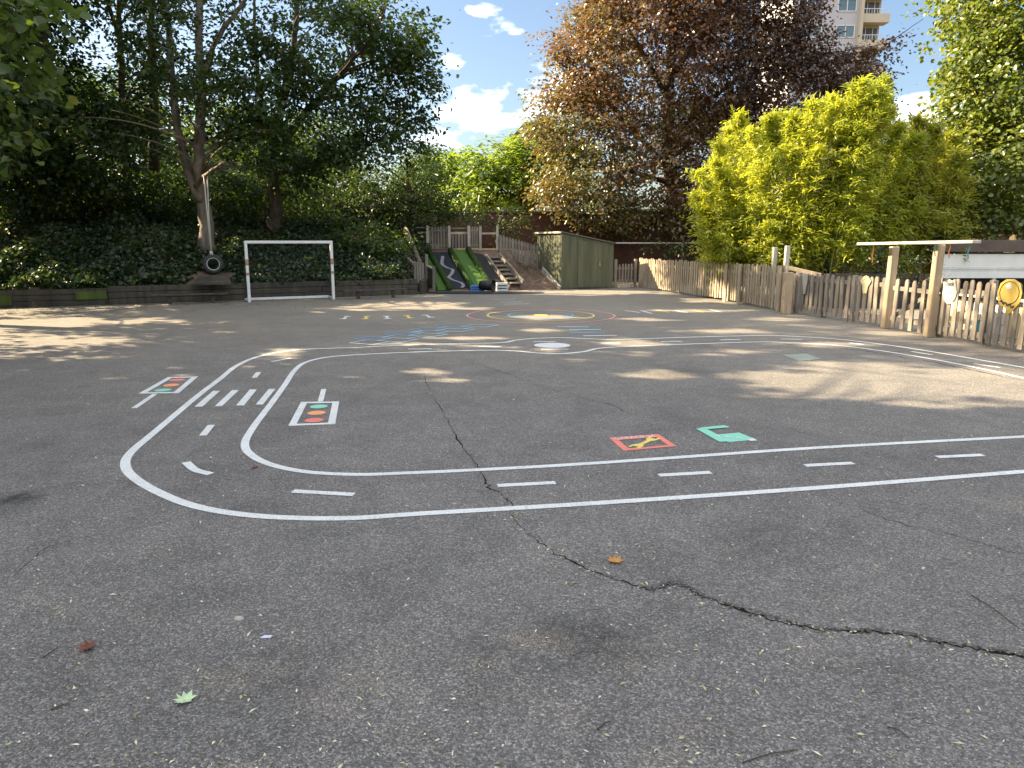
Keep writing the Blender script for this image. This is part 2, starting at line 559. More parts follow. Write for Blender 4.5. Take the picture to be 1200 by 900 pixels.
def clumps(rng, lobes, dens, zmin=.3, shell=.55):
    """Leaf-clump centres through the lobes, more of them towards the outside."""
    C, O = [], []
    for (c, rx, ry, rz, *k) in lobes:
        n = max(4, int(dens * (k[0] if k else 1) * (rx * ry * rz) ** (2 / 3.0) * 3))
        u = unit(rng, n)
        r = shell + (1 - shell) * np.sqrt(rng.random(n))
        # an uneven outline: the radius wobbles with direction
        w = 1 + .16 * np.sin(u[:, 0] * 7 + rx * 9) * np.sin(u[:, 2] * 6 + rz * 5) + .10 * rng.normal(size=n)
        p = np.array(c) + u * (r * w)[:, None] * np.array([rx, ry, rz])
        C.append(p)
        O.append(u)
    C = np.concatenate(C)
    O = np.concatenate(O)
    k = C[:, 2] > zmin
    return C[k], O[k]


def clump_leaves(rng, C, O, per, rad, flat=.5, droop=.25, out=.6, upn=.9, vspread=.3, grad=None):
    n = len(C)
    N = n * per
    ci = np.repeat(np.arange(n), per)
    sz = (rng.random(n) * .7 + .65)[ci] * rad
    g = rng.normal(size=(N, 3)) * .55
    # each clump is a flattened spray leaning outwards
    o = O[ci]
    along = rng.normal(size=N) * .5
    g[:, 2] *= flat
    p = C[ci] + g * sz[:, None] + o * (along * sz * .8)[:, None]
    p[:, 2] -= droop * (along.clip(0)) * sz
    nr = unit(rng, N) * .9 + np.array([0, 0, upn]) + o * .45
    nr /= np.linalg.norm(nr, axis=1, keepdims=True)
    ax = unit(rng, N) + o * out + np.array([0, 0, -.35])
    tone = rng.random(n)
    val = (tone[ci] * (1 - vspread) + rng.random(N) * vspread)
    if grad is not None: val = val * .55 + grad(p) * .45
    return p, nr, ax, val.clip(0, 1)


def bez(p0, p1, p2, n):
    return [p0 * (1 - t) ** 2 + p1 * 2 * t * (1 - t) + p2 * t * t for t in [i / (n - 1) for i in range(n)]]


def smooth_path(pts, n):
    """Catmull-Rom through the points, n steps for each span."""
    pts = [Vector(p) for p in pts]
    P = [pts[0] * 2 - pts[1]] + pts + [pts[-1] * 2 - pts[-2]]
    out = []
    for i in range(1, len(P) - 2):
        a, b, c, d = P[i - 1], P[i], P[i + 1], P[i + 2]
        for k in range(n):
            t = k / n
            out.append(.5 * ((2 * b) + (c - a) * t + (2 * a - 5 * b + 4 * c - d) * t * t + (3 * b - a - 3 * c + d) * t ** 3))
    out.append(pts[-1])
    return out


def tree(name, label, cat, seed, stems, lobes, dens, per, rad, ln, wd, mat, bark, limbs=30, group=None, hexa=False, flat=.5, droop=.25, upn=.9,
         shell=.55, limb_r=.055, grad=None, out=.6, vspread=.3, twigs=0):
    """stems: list of (points, base radius, tip radius); limbs leave the stems and end in leaf clumps."""
    rng = np.random.default_rng(seed)
    base = Vector(stems[0][0][0])
    root = thing(name, label, cat, base, group)
    C, O = clumps(rng, lobes, dens, shell=shell)
    mb = MB()
    nodes = []
    for pts, r0, r1 in stems:
        sp = smooth_path(pts, 5)
        m = len(sp)
        for i in range(1, m - 1):
            sp[i] = sp[i] + Vector(rng.normal(size=3)) * (r0 * .12)
        rr = [r0 + (r1 - r0) * (i / (m - 1)) for i in range(m)]
        if pts is stems[0][0]:
            rr[0] *= 1.45
            rr[1] *= 1.15
        mb.tube(sp, rr, 10)
        for i in range(m // 3, m):
            if r0 > .075 or len(stems) == 1 or r0 < .02: nodes.append((sp[i], rr[i]))
    if not nodes: nodes = [(Vector(p), .03) for p in stems[0][0]]
    nd = np.array([list(p) for p, _ in nodes])
    pick = rng.choice(len(C), min(limbs, len(C)), replace=False)
    for j in pick:
        e = C[j]
        d = np.linalg.norm(nd - e, axis=1) + np.maximum(0, nd[:, 2] - e[2] + .5) * 1.5
        k = int(np.argmin(d + rng.random(len(nd)) * 1.2))
        s = nodes[k][0]
        e = Vector(e)
        if (e - s).length > 3.4: continue
        mid = s.lerp(e, .5) + Vector((rng.normal() * .25, rng.normal() * .25, .12 * (e - s).length))
        r0 = min(nodes[k][1] * .65, limb_r * (.6 + .16 * (e - s).length))
        mb.tube(bez(s, mid, e, 7), [r0 * (1 - .85 * i / 6) for i in range(7)], 6)
    for j in (rng.choice(len(C), min(twigs, len(C)), replace=False) if twigs else []):
        a = Vector(C[j]) - Vector(O[j]) * rad * 1.2
        b = Vector(C[j]) + Vector(O[j]) * rad * 1.5 + Vector((0, 0, .1))
        mb.tube(bez(a, a.lerp(b, .5) + Vector((0, 0, .08)), b, 4), [.014, .011, .008, .004], 4)
    mb.build('trunk', bark, root, True)
    p, nr, ax, val = clump_leaves(rng, C, O, per, rad, flat, droop, out, upn, vspread, grad)
    if seed < 152:
        k = ~lit(p)
        p, nr, ax, val = p[k], nr[k], ax[k], val[k]
    N = len(p)
    s = .75 + .5 * rng.random(N)
    leaf_object('crown', p, nr, ax, ln * s, wd * s, val, mat, root, hexa=hexa)
    return root

# ------------------------------------------------------------------ ground
mb = MB()
mb.poly([(-1500, -1500, -.012), (1500, -1500, -.012), (1500, 1500, -.012), (-1500, 1500, -.012)])
tag(mb.build('ground', M['earth']), kind='structure')
mb = MB()
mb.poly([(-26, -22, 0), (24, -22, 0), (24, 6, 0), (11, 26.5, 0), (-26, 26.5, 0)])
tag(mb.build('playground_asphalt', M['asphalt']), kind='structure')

# retaining wall line and the bank behind it
WALL = [G(-420, 371), G(0, 361), G(128, 357), G(290, 351.5), G(490, 345)]
SL_Y0, SL_M, SL_TOP = 24.4, .63, 1.32


def wall_y(x):
    p = WALL
    for a, b in zip(p[:-1], p[1:]):
        if x <= b.x or b is p[-1]:
            return a.y + (b.y - a.y) * (x - a.x) / (b.x - a.x)


def sstep(a, b, x):
    t = min(1, max(0, (x - a) / (b - a)))
    return t * t * (3 - 2 * t)


def height(x, y):
    yw = wall_y(min(x, -2.6))
    hl = -.3 if y < yw + .05 else min(.40 + (y - yw) * .36, 1.9 + .04 * (y - yw))
    hm = max(-.3, min(SL_TOP, (y - SL_Y0) * SL_M)) if y > SL_Y0 - .05 else -.3
    hr = max(-.3, min(SL_TOP - .05 - .10 * max(0, x), (y - 24.75) * .31))
    w1 = sstep(-3.6, -2.9, x)
    w2 = sstep(-.05, .35, x)
    h = hl * (1 - w1) + hm * w1
    h = h * (1 - w2) + hr * w2
    if x > 1.55: h = h * (1 - sstep(1.55, 1.75, x)) - .3 * sstep(1.55, 1.75, x)
    return h + (.04 * math.sin(x * 2.1 + y * 1.3) * math.sin(y * 2.7 - x) if h > .1 and (x < -3.2 or x > .5) else 0)


mb = MB()
xs = [-24 + i * .18 for i in range(int(26.1 / .18) + 1)]
ys = [17.0 + j * .15 for j in range(int(13.2 / .15) + 1)]
vs = [(x, y, height(x, y)) for y in ys for x in xs]
nx = len(xs)
fs = []
for j in range(len(ys) - 1):
    for i in range(nx - 1):
        q = (j * nx + i, j * nx + i + 1, (j + 1) * nx + i + 1, (j + 1) * nx + i)
        if max(vs[k][2] for k in q) > -.05: fs.append(q)
mb.add(vs, fs)
tag(mb.build('bank_terrain', M['soil'], smooth=True), kind='structure')


# ------------------------------------------------------------------ painted markings
ZP = .004


def ribbon(mb, pts, w, z=ZP, closed=False):
    n = len(pts)
    L, Rr = [], []
    for i, p in enumerate(pts):
        a = pts[(i - 1) % n] if (closed or i > 0) else p
        b = pts[(i + 1) % n] if (closed or i < n - 1) else p
        d = (b - a)
        d.z = 0
        d.normalize()
        s = Vector((-d.y, d.x, 0)) * w * .5
        L.append(Vector((p.x + s.x, p.y + s.y, z)))
        Rr.append(Vector((p.x - s.x, p.y - s.y, z)))
    m = n if closed else n - 1
    mb.add(L + Rr, [(n + i, n + (i + 1) % n, (i + 1) % n, i) for i in range(m)])
    return mb


def gp(l, z=0): return [G(x, y) for x, y in l]


def at_ground(pts, z=ZP): return [(p.x, p.y, z) for p in pts]


def disc(mb, c, r, z, n=28):
    return mb.poly([(c.x + r * math.cos(2 * math.pi * k / n), c.y + r * math.sin(2 * math.pi * k / n), z) for k in range(n)])


outer = [(1420, 534), (1200, 553), (960, 572), (700, 590), (500, 602), (400, 608), (300, 605), (230, 594), (185, 577), (157, 560), (147, 546), (153, 531), (182, 506),
         (232, 464), (257, 445), (279, 428), (307, 417), (351, 410), (418, 407.4), (467, 405), (540, 403), (588, 401.8), (604, 399), (627, 396.8), (660, 396), (692, 397.3), (725, 398), (804, 395.5),
         (860, 394), (908, 393.5), (967, 396.5), (1012, 401), (1075, 409.6), (1200, 431), (1400, 470)]
inner = [(1420, 500), (1200, 512), (960, 525), (700, 543), (560, 551), (470, 555), (420, 556.5), (365, 554), (325, 547), (298, 536), (287, 522), (295.5, 503), (318, 473), (334, 451), (345.5, 434),
         (359, 424.5), (384, 418.8), (418, 416), (467, 413.6), (530, 411.5), (575, 410.6), (605, 411.6), (631, 414), (657, 414.6), (683, 412.5), (703, 408.3), (740, 406), (804, 403.6), (887, 401), (929, 402), (992, 406),
         (1075, 418), (1158, 434), (1200, 443.5), (1400, 490)]
road = thing('painted_roadway', 'white outlined toy roadway painted as a closed loop on the asphalt', 'road marking', G(280, 540))
def wp_(l): return [Vector((x, y, 0)) for x, y in l]


op = gp(outer[1:-1]) + wp_([(6.98, 8.1), (7.02, 6.9), (6.5, 5.9), (5.4, 5.28)])
ip = gp(inner[1:-1]) + wp_([(6.28, 7.7), (6.1, 6.9), (5.4, 6.25)])
ribbon(MB(), smooth_path(op + op[:1], 6), .068).build('outer_line', M['white_paint'], road)
ribbon(MB(), smooth_path(ip + ip[:1], 6), .064).build('inner_line', M['white_paint'], road)
dashes = [[(218, 542), (229, 551), (247, 556)], [(247.8, 498.3), (237.8, 510.8)], [(303, 436.5), (298, 443)], [(318, 424), (341, 420)], [(343, 576), (415, 580)], [(583, 569.5), (651, 566)],
          [(772, 557.5), (833, 554)], [(943, 546), (1000, 543)], [(1098, 536), (1152, 533.5)], [(478, 409.3), (505.5, 409)], [(561, 406.6), (588, 406.4)], [(625, 400.4), (651, 400.6)],
          [(634, 409.6), (666, 409.4)], [(704, 402.4), (727, 402.2)], [(774, 400.6), (800, 400.2)], [(844, 398.6), (868, 398)], [(915, 397.5), (940, 398)], [(995, 402), (1012, 404)], [(1068, 412), (1092, 416)], [(1141, 426.5), (1172, 431)]]
for d in dashes:
    p = gp(d)
    if len(p) > 2: p = smooth_path(p, 6)
    ribbon(MB(), p, .062).build('centre_dash', M['white_paint'], road)
disc(MB(), G(647, 404.8), .285, ZP).build('roundabout_disc', M['white_paint'], road)
zeb = [[(395, 318), (425, 318), (350, 385), (317, 385)], [(475, 315), (504, 315), (432, 383), (402, 383)], [(550, 312.5), (580, 312.5), (525, 380), (492, 380)], [(630, 310), (658, 310), (605, 376), (575, 376)]]
for q in zeb:
    MB().poly(at_ground([G(140 + x / 3.6, 370 + y / 3.6) for x, y in reversed(q)])).build('zebra_stripe', M['white_paint'], road)


def z7(x, y): return G(140 + x / 3.6, 370 + y / 3.6)


def painted_light(label, corners, post, lights):
    """corners: outer frame corners in order; lights: (pos, material)"""
    c = [z7(*p) for p in corners]
    root = thing('painted_traffic_light', label, 'road marking', sum(c, Vector()) / 4)
    cen = sum(c, Vector()) / 4
    ribbon(MB(), [c[0].lerp(cen, .07), c[1].lerp(cen, .07), c[2].lerp(cen, .07), c[3].lerp(cen, .07)], .01)
    # frame as four mitred bars
    w = .065
    fr = MB()
    ins = []
    for i in range(4):
        a, b, d = c[i - 1], c[i], c[(i + 1) % 4]
        e1 = (a - b).normalized()
        e2 = (d - b).normalized()
        sn = abs(e1.cross(e2).z)
        ins.append(b + (e1 + e2) * (w / max(.3, sn)))
    for i in range(4):
        j = (i + 1) % 4
        fr.poly([(p.x, p.y, ZP) for p in (c[i], c[j], ins[j], ins[i])])
    fr.build('sign_frame', M['white_paint'], root)
    ribbon(MB(), [z7(*p) for p in post], .055).build('sign_post', M['white_paint'], root)
    for p, nm, m in lights:
        disc(MB(), z7(*p), .085, ZP).build(nm, M[m], root)


painted_light('traffic light sign painted outside the road bend with green lamp next to its post',
              [(80, 330), (250, 328), (333, 257), (205, 260)], [(62, 391), (150, 331)],
              [((243, 272), 'red_lamp', 'red_paint'), ((218, 294), 'amber_lamp', 'orange_paint'), ((184, 315), 'green_lamp', 'green_paint')])
painted_light('traffic light sign painted inside the road loop with its red lamp nearest the camera',
              [(712, 466), (910, 459), (927, 363), (766, 365)], [(862, 310), (848, 363)],
              [((841, 384), 'green_lamp', 'green_paint'), ((832, 411), 'amber_lamp', 'orange_paint'), ((821, 442), 'red_lamp', 'red_paint')])

# hopscotch ladder
A, B, C_, D_ = G(409.5, 401.8), G(436, 404.2), G(569, 381), G(538, 380.4)
hop = thing('painted_hopscotch', 'blue and white hopscotch grid painted on the asphalt', 'court marking', A)


def hp(s, t):
    return A.lerp(D_, s).lerp(B.lerp(C_, s), t)


mw, mbl, mlb = MB(), MB(), MB()
K = 8
for k in range(K):
    s0, s1 = k / K, (k + 1) / K
    if k % 2 == 0:
        ribbon(mw, [hp(s0, 0), hp(s0, 1), hp(s1, 1), hp(s1, 0)], .045, ZP, True)
    else:
        ribbon(mbl, [hp(s0, -.5), hp(s0, .5), hp(s1, .5), hp(s1, -.5)], .05, ZP + .002, True)
        ribbon(mlb, [hp(s0, .5), hp(s0, 1.5), hp(s1, 1.5), hp(s1, .5)], .05, ZP + .004, True)
mw.build('single_square_outline', M['white_paint'], hop)
mbl.build('blue_square_outline', M['blue_paint'], hop)
mlb.build('pale_blue_square_outline', M['lightblue_paint'], hop)

# concentric rings
RC = G(633.5, 369.3)
ring = thing('painted_target_rings', 'three concentric rings in red, yellow and blue painted on the asphalt', 'court marking', RC)
for px, nm, m in ((547.5, 'red_ring', 'pink_paint'), (571.3, 'yellow_ring', 'yellow_paint'), (595.5, 'blue_ring', 'blue_paint')):
    r = abs(G(px, 369.3).x - RC.x)
    ribbon(MB(), [RC + Vector((r * math.cos(2 * math.pi * k / 64), r * math.sin(2 * math.pi * k / 64), 0)) for k in range(64)], .045, ZP, True).build(nm, M[m], ring)
disc(MB(), RC, .16, ZP).build('ring_centre', M['yellow_paint'], ring)

# row of five I-shaped marks
whites = ['white I-shaped floor mark, end of its row nearest the goal', None, 'white I-shaped floor mark between the two yellow ones', None, 'white I-shaped floor mark, end of its row nearest the rings']
yels = {1: 'yellow I-shaped floor mark, second from the goal in its row', 3: 'yellow I-shaped floor mark, second from the rings in its row'}
for i, (px, py) in enumerate(((404.7, 372.3), (429, 372.3), (453.5, 372), (478.5, 371.4), (501.6, 370.7))):
    c = G(px, py)
    m = MB()
    v = (c.normalized() + Vector((.18 - .11 * i, 0, 0))).normalized() * .25
    u = Vector((.075, 0, 0))
    ribbon(m, [c - v * .75, c + v * .75], .055)
    ribbon(m, [c - v - u, c - v + u], .11)
    ribbon(m, [c + v - u, c + v + u], .11)
    tag(m.build('painted_floor_mark', M['yellow_paint' if i in yels else 'white_paint']), yels.get(i) or whites[i], 'floor marking', 'row of I-shaped floor marks')

# short bars near the rings
bars = [((653, 383), (690, 383.3), 'lightblue_paint', 'pale blue bar painted nearest the rings in the ladder of bars'), ((667, 386.6), (704, 386.4), 'lightblue_paint', 'pale blue bar, second from the rings in the ladder of bars'),
        ((668, 390.4), (708, 389.4), 'blue_paint', 'blue bar, third from the rings in the ladder of bars'), ((683.5, 393.8), (723, 393.2), 'white_paint', 'white bar nearest the toy roadway in the ladder of bars'),
        ((578, 351), (604, 350.6), 'lightblue_paint', 'pale bar painted nearest the slides of the three short lines'), ((585.5, 354.2), (612, 353.8), 'white_paint', 'middle one of three short lines between slides and rings'),
        ((591, 356.6), (620, 356), 'white_paint', 'white bar nearest the rings of three short lines by the slides'),
        ((732.5, 364), (750, 366.4), 'white_paint', 'white slanted line nearest the rings beside the picket fence'), ((751, 364), (764, 367.6), 'white_paint', 'second slanted white line from the rings'),
        ((769, 363.6), (784.5, 366.2), 'yellow_paint', 'yellow slanted line nearer the rings'), ((791, 364), (806, 366.6), 'white_paint', 'white slanted line between the two yellow ones'),
        ((812.7, 363.6), (824.6, 366.2), 'yellow_paint', 'yellow slanted line nearer the picket fence'), ((832, 363), (846, 366), 'white_paint', 'white slanted line nearest the picket fence')]
for a, b, m, lab in bars:
    tag(ribbon(MB(), [G(*a), G(*b)], .07).build('painted_bar', M[m]), lab, 'floor marking', 'short painted bars')
q = [G(916.7, 416.2), G(945, 414.8), G(963, 421), G(936, 423.2)]
tag(MB().poly(at_ground(list(reversed(q)))).build('painted_square', M['worn_green_paint']), 'faded pale green square worn into the asphalt', 'floor marking')

# garage sign
GC = [G(713.5, 513.4), G(771.5, 509.2), G(793, 523.4), G(731, 528.8)]
gar = thing('painted_garage_sign', 'red framed garage sign with a yellow spanner painted on the asphalt', 'road marking', sum(GC, Vector()) / 4)


def gq(s, t): return GC[3].lerp(GC[2], s).lerp(GC[0].lerp(GC[1], s), t)   # s across, t away


fr = MB()
for (a, b, c, d) in (((0, 0), (1, 0), (1, .13), (0, .13)), ((0, .77), (1, .77), (1, 1), (0, 1)), ((0, .13), (.13, .13), (.13, .77), (0, .77)), ((.88, .13), (1, .13), (1, .77), (.88, .77))):
    fr.poly(at_ground([gq(*a), gq(*b), gq(*c), gq(*d)]))
fr.build('sign_frame', M['red_paint'], gar)
sp = MB()
a, b = gq(.36, .28), gq(.72, .62)
ribbon(sp, [a, b], .038)
d = (b - a).normalized()
sd = Vector((-d.y, d.x, 0))
for e, sgn in ((a, -1), (b, 1)):
    disc(sp, e, .043, ZP + .001, 14)
    for k in (-1, 1):
        ribbon(sp, [e + sd * .034 * k, e + sd * .036 * k + d * sgn * .085], .024, ZP + .002)
sp.build('spanner', M['yellow_paint'], gar)


def text_mesh(name, s, place, mat, parent=None, size=1.0):
    """place(u, v) -> world point, u and v in units of letter height"""
    cu = bpy.data.curves.new(name, 'FONT')
    cu.body = s
    cu.size = size
    cu.resolution_u = 3
    ob = bpy.data.objects.new(name, cu)
    COL.objects.link(ob)
    me = bpy.data.meshes.new_from_object(ob.evaluated_get(bpy.context.evaluated_depsgraph_get()))
    bpy.data.objects.remove(ob)
    off = Vector(parent.location) if parent is not None else Vector()
    for v in me.vertices: v.co = Vector(place(v.co.x, v.co.y)) - off
    me.materials.clear()
    me.materials.append(mat)
    o = bpy.data.objects.new(name, me)
    COL.objects.link(o)
    if parent is not None: o.parent = parent
    return o


def gt(u, v):
    p = gq(.06 + u * .157, .78 + v * .27)
    return (p.x, p.y, ZP + .003)


text_mesh('lettering', 'GARAGE 24', gt, M['white_paint'], gar)

# fuel pump
P0, P1, P2, P3 = G(853, 518.8), G(887, 515.6), G(866, 507.4), G(838.5, 509.8)
pump = thing('painted_fuel_pump', 'green fuel pump with a bent hose painted on the asphalt', 'road marking', P0)
MB().poly(at_ground([P0, P1, P2, P3])).build('pump_body', M['green_paint'], pump)
hs = MB()
ribbon(hs, [G(849, 518.2), G(821, 502.6)], .09, ZP + .002)
hs.poly(at_ground([G(819.5, 502.2), G(825.5, 504.2), G(855, 501.7), G(849, 499.2)], ZP + .004))
hs.build('pump_hose', M['green_paint'], pump)
ribbon(MB(), [G(877, 516.4), G(885, 515.8)], .06, ZP + .002).build('pump_base', M['white_paint'], pump)
for x, y in ((851, 512.2), (854, 512.4), (864, 513.4), (868, 514.2), (841.5, 511.2)): ribbon(MB(), [G(x - 1.2, y), G(x + 1.2, y - .1)], .045, ZP + .003).build('display_mark', M['white_paint'], pump)



# ------------------------------------------------------------------ cracks in the asphalt
def crack(name, pts, w0, w1, label=None, seed=1):
    r = random.Random(seed)
    p = smooth_path(gp(pts), 9)
    n = len(p)
    L, Q = [], []
    for i, c in enumerate(p):
        a, b = p[max(0, i - 1)], p[min(n - 1, i + 1)]
        d = (b - a).normalized()
        s = Vector((-d.y, d.x, 0))
        c = c + s * r.gauss(0, .008)
        f = i / (n - 1)
        w = (w0 + (w1 - w0) * f) * r.uniform(.3, 1.3) * (.65 + .5 * math.sin(i * .33) * math.sin(i * .11 + 1)) * (min(1, 6 * f + .2) * min(1, 6 * (1 - f) + .2))
        k = r.uniform(.3, .7)
        L.append((c.x + s.x * w * k, c.y + s.y * w * k, .002))
        Q.append((c.x - s.x * w * (1 - k), c.y - s.y * w * (1 - k), .002))
    m = MB().add(L + Q, [(n + i, n + i + 1, i + 1, i) for i in range(n - 1)])
    tag(m.build(name, M['crack']), kind='structure')
    return p


MC = [(495, 436), (503, 455), (515, 475), (527, 497), (540, 520), (556, 541), (565, 556), (573, 571), (590, 580), (594, 596), (607, 614), (628, 633), (652, 648), (690, 668), (730, 682), (765, 691),
      (782, 685), (802, 688), (830, 702), (870, 715), (910, 727), (960, 738), (1000, 740), (1050, 743), (1100, 753), (1150, 762), (1210, 770), (1280, 778)]
crack('ground_crack', MC[:10], .008, .016, seed=3)
path = crack('ground_crack', MC[9:], .010, .028, seed=4)
crack('ground_crack', [(545, 422), (600, 440), (640, 455), (690, 468), (720, 476), (770, 500)], .008, .008, seed=6)
crack('ground_crack', [(880, 402), (950, 405), (1010, 411), (1080, 422), (1150, 436), (1210, 449)], .03, .03, seed=7)
crack('ground_crack', [(1000, 595), (1060, 615), (1120, 628), (1210, 655)], .006, .010, seed=8)
crack('ground_crack', [(0, 690), (60, 640), (150, 622), (215, 606)], .004, .006, seed=9)
crack('ground_crack', [(593, 582), (608, 600), (640, 640)], .006, .005, seed=10)
for k, (i, dx, dy) in enumerate(((88, 30, 10), (118, 40, -8))):
    c = path[min(i, len(path) - 2)]
    e = c + Vector((dx * .006, -dy * .008, 0))
    m9 = MB()
    ribbon(m9, [c, c.lerp(e, .4) + Vector((.01, .012, 0)), c.lerp(e, .75) - Vector((.006, .008, 0)), e], .006, .0022)
    tag(m9.build('ground_crack', M['crack']), kind='structure')
# crumbled asphalt grains along the crack
cr_ = MB()
rc = random.Random(91)
for i in range(140):
    c = path[rc.randrange(len(path) // 4, len(path))] + Vector((rc.gauss(0, .02), rc.gauss(0, .012), 0))
    q = rc.uniform(.003, .008)
    cr_.box((c.x, c.y, q * .5 + .002), (q * 1.3, q, q), rc.uniform(0, 3))
tag(cr_.build('asphalt_crumbs', M['asphalt_crumb']), kind='stuff')
# raised far lip of the heaved slab along the wide part of the crack
lip = MB()
n = len(path)
r9 = random.Random(5)
L0, L1, L2 = [], [], []
for i, c in enumerate(path):
    f = i / (n - 1)
    a, b = path[max(0, i - 1)], path[min(n - 1, i + 1)]
    d = (b - a).normalized()
    s = Vector((-d.y, d.x, 0))
    hgt = .009 * sstep(.12, .45, f) * (1 + .3 * math.sin(i * .21))
    c0 = c + s * .014
    wd = .30 + .06 * math.sin(i * .37)
    L0.append((c0.x, c0.y, -.002))
    L1.append((c0.x + s.x * .004, c0.y + s.y * .004, hgt))
    L2.append((c0.x + s.x * wd, c0.y + s.y * wd, -.002))
lip.add(L0 + L1 + L2, [(k * n + i, k * n + i + 1, (k + 1) * n + i + 1, (k + 1) * n + i) for k in (0, 1) for i in range(n - 1)])
tag(lip.build('heaved_asphalt', M['asphalt'], smooth=False), kind='structure')


# ------------------------------------------------------------------ litter on the asphalt
def flat_leaf(name, label, cat, px, py, outline, size, rot, mat, curl=.3):
    c = G(px, py)
    ca, sa = math.cos(rot), math.sin(rot)
    n = len(outline)
    vs = [(c.x, c.y, .012)]
    for (x, y) in outline:
        X, Y = x * size, y * size
        z = .006 + curl * size * (x * x * .8 + .5 * y * y + .35 * x * y)
        vs.append((c.x + X * ca - Y * sa, c.y + X * sa + Y * ca, z))
    m = MB().add(vs, [(0, 1 + i, 1 + (i + 1) % n) for i in range(n)])
    return tag(m.build(name, mat), label, cat)


maple = [(0, -.55), (.12, -.3), (.5, -.42), (.38, -.1), (.62, .15), (.3, .2), (.32, .5), (.08, .35), (0, .7), (-.12, .36), (-.4, .5), (-.3, .2), (-.6, .1), (-.36, -.1), (-.5, -.4), (-.12, -.3)]
M['dry_leaf'] = simple('dry_tan_leaf', (.42, .20, .055), .7, .3, 40)
M['rust_leaf'] = simple('red_brown_leaf', (.16, .05, .03), .7, .3, 40)
M['pale_leaf'] = simple('pale_green_leaf', (.42, .55, .33), .6, .2, 40)
M['stone'] = simple('tan_stone_chip', (.40, .36, .29), .8, .15, 20)
M['wrapper'] = simple('pale_violet_wrapper', (.50, .50, .66), .4, .1, 20)
M['twig'] = simple('brown_twig', (.06, .045, .03), .9, .3, 20)
M['fleck'] = leafmat('fallen_fleck', [(0, (.20, .18, .08)), (.25, (.42, .44, .22)), (.6, (.66, .64, .42)), (1, (.80, .76, .60))], .2, 1.0, .03, (1, 1, .8))
flat_leaf('fallen_leaf', 'tan dry maple leaf lying beside the crack', 'leaf', 721, 658.5, maple, .075, .6, M['dry_leaf'], .5)
flat_leaf('fallen_leaf', 'curled red brown leaf lying on the dark asphalt', 'leaf', 103, 761, maple, .06, 2.1, M['rust_leaf'], 1.1)
flat_leaf('fallen_leaf', 'pale green leaf with pointed lobes on the near asphalt', 'leaf', 217, 822, maple, .066, 1.1, M['pale_leaf'], .7)
flat_leaf('fallen_leaf', 'small rusty leaf inside the road bend', 'leaf', 299, 548.5, maple, .045, .3, M['rust_leaf'], .6)
m = MB()
c = G(280, 725)
m.add([(c.x + .022 * math.cos(t) * (1 + .2 * math.sin(3 * t)), c.y + .014 * math.sin(t), z) for z, k in ((0, 1),) for t in [i * math.pi / 4 for i in range(8)]] + [(c.x + .014 * math.cos(i * math.pi / 4), c.y + .009 * math.sin(i * math.pi / 4), .009) for i in range(8)],
      [(i, (i + 1) % 8, 8 + (i + 1) % 8, 8 + i) for i in range(8)] + [tuple(range(8, 16))])
tag(m.build('stone_chip', M['stone']), 'flat tan stone chip on the asphalt', 'stone')
c = G(312, 748)
tag(MB().add([(c.x - .025, c.y - .004, .004), (c.x + .02, c.y - .006, .005), (c.x + .024, c.y + .006, .012), (c.x - .01, c.y + .008, .010)], [(0, 1, 2, 3)]).build('torn_wrapper', M['wrapper']), 'torn pale violet wrapper scrap on the asphalt', 'litter')
for (a, b, lab) in (((60, 833), (82, 826), 'short dark twig among flecks near the pale green leaf'), ((1040, 853), (1065, 866), 'crooked brown twig on the open asphalt past the crack'), ((1138, 698), (1195, 738), 'long thin grey twig beyond the wide crack'),
                    ((700, 856), (716, 846), 'short twig on the near asphalt'), ((50, 772), (68, 760), 'thin twig beside the red brown leaf'), ((870, 895), (935, 880), 'dark twig lying at the lower edge of the asphalt')):
    p, q2 = G(*a), G(*b)
    p.z = q2.z = .0045
    md = p.lerp(q2, .5) + Vector((.006, .008, .004))
    tag(MB().tube([p, md, q2], [.0024, .0022, .0014], 6).build('fallen_twig', M['twig']), lab, 'twig')
rg = np.random.default_rng(11)
N = 1500
yy = 1.75 + 6.5 * rg.random(N) ** 1.6
xx = (rg.random(N) * 2 - 1) * yy * .78
# drifts: denser by the crack and in the near left
extra = rg.integers(0, len(path), 160)
ex = np.array([[path[i].x, path[i].y] for i in extra]) + rg.normal(size=(160, 2)) * .06
xx = np.concatenate([xx, ex[:, 0]])
yy = np.concatenate([yy, ex[:, 1]])
N = len(xx)
th = rg.random(N) * 6.283
ln = .010 + .026 * rg.random(N) ** 1.5
wd = .005 + .006 * rg.random(N)
pos = np.stack([xx, yy, np.full(N, .004)], 1)
nr = np.stack([rg.normal(size=N) * .25, rg.normal(size=N) * .25, np.ones(N)], 1)
nr /= np.linalg.norm(nr, axis=1, keepdims=True)
fl = leaf_object('fallen_flecks', pos, nr, np.stack([np.cos(th), np.sin(th), rg.random(N) * .3], 1), ln, wd, rg.random(N), M['fleck'])
tag(fl, kind='stuff')
# leaf litter swept against the retaining wall and fence
N = 1500
px = rg.random(N) * 520 - 20
gl = [G(a, 0 + 361.5 - (a / 490) * 16 + abs(rg.normal()) * 5) for a in px]
pos = np.array([[g.x, g.y, .005] for g in gl])
th = rg.random(N) * 6.283
nr = np.stack([rg.normal(size=N) * .3, rg.normal(size=N) * .3, np.ones(N)], 1)
nr /= np.linalg.norm(nr, axis=1, keepdims=True)
fl = leaf_object('leaf_litter', pos, nr, np.stack([np.cos(th), np.sin(th), np.zeros(N)], 1), .02 + .04 * rg.random(N), .015 + .02 * rg.random(N), rg.random(N), M['leaf_olive'])
tag(fl, kind='stuff')

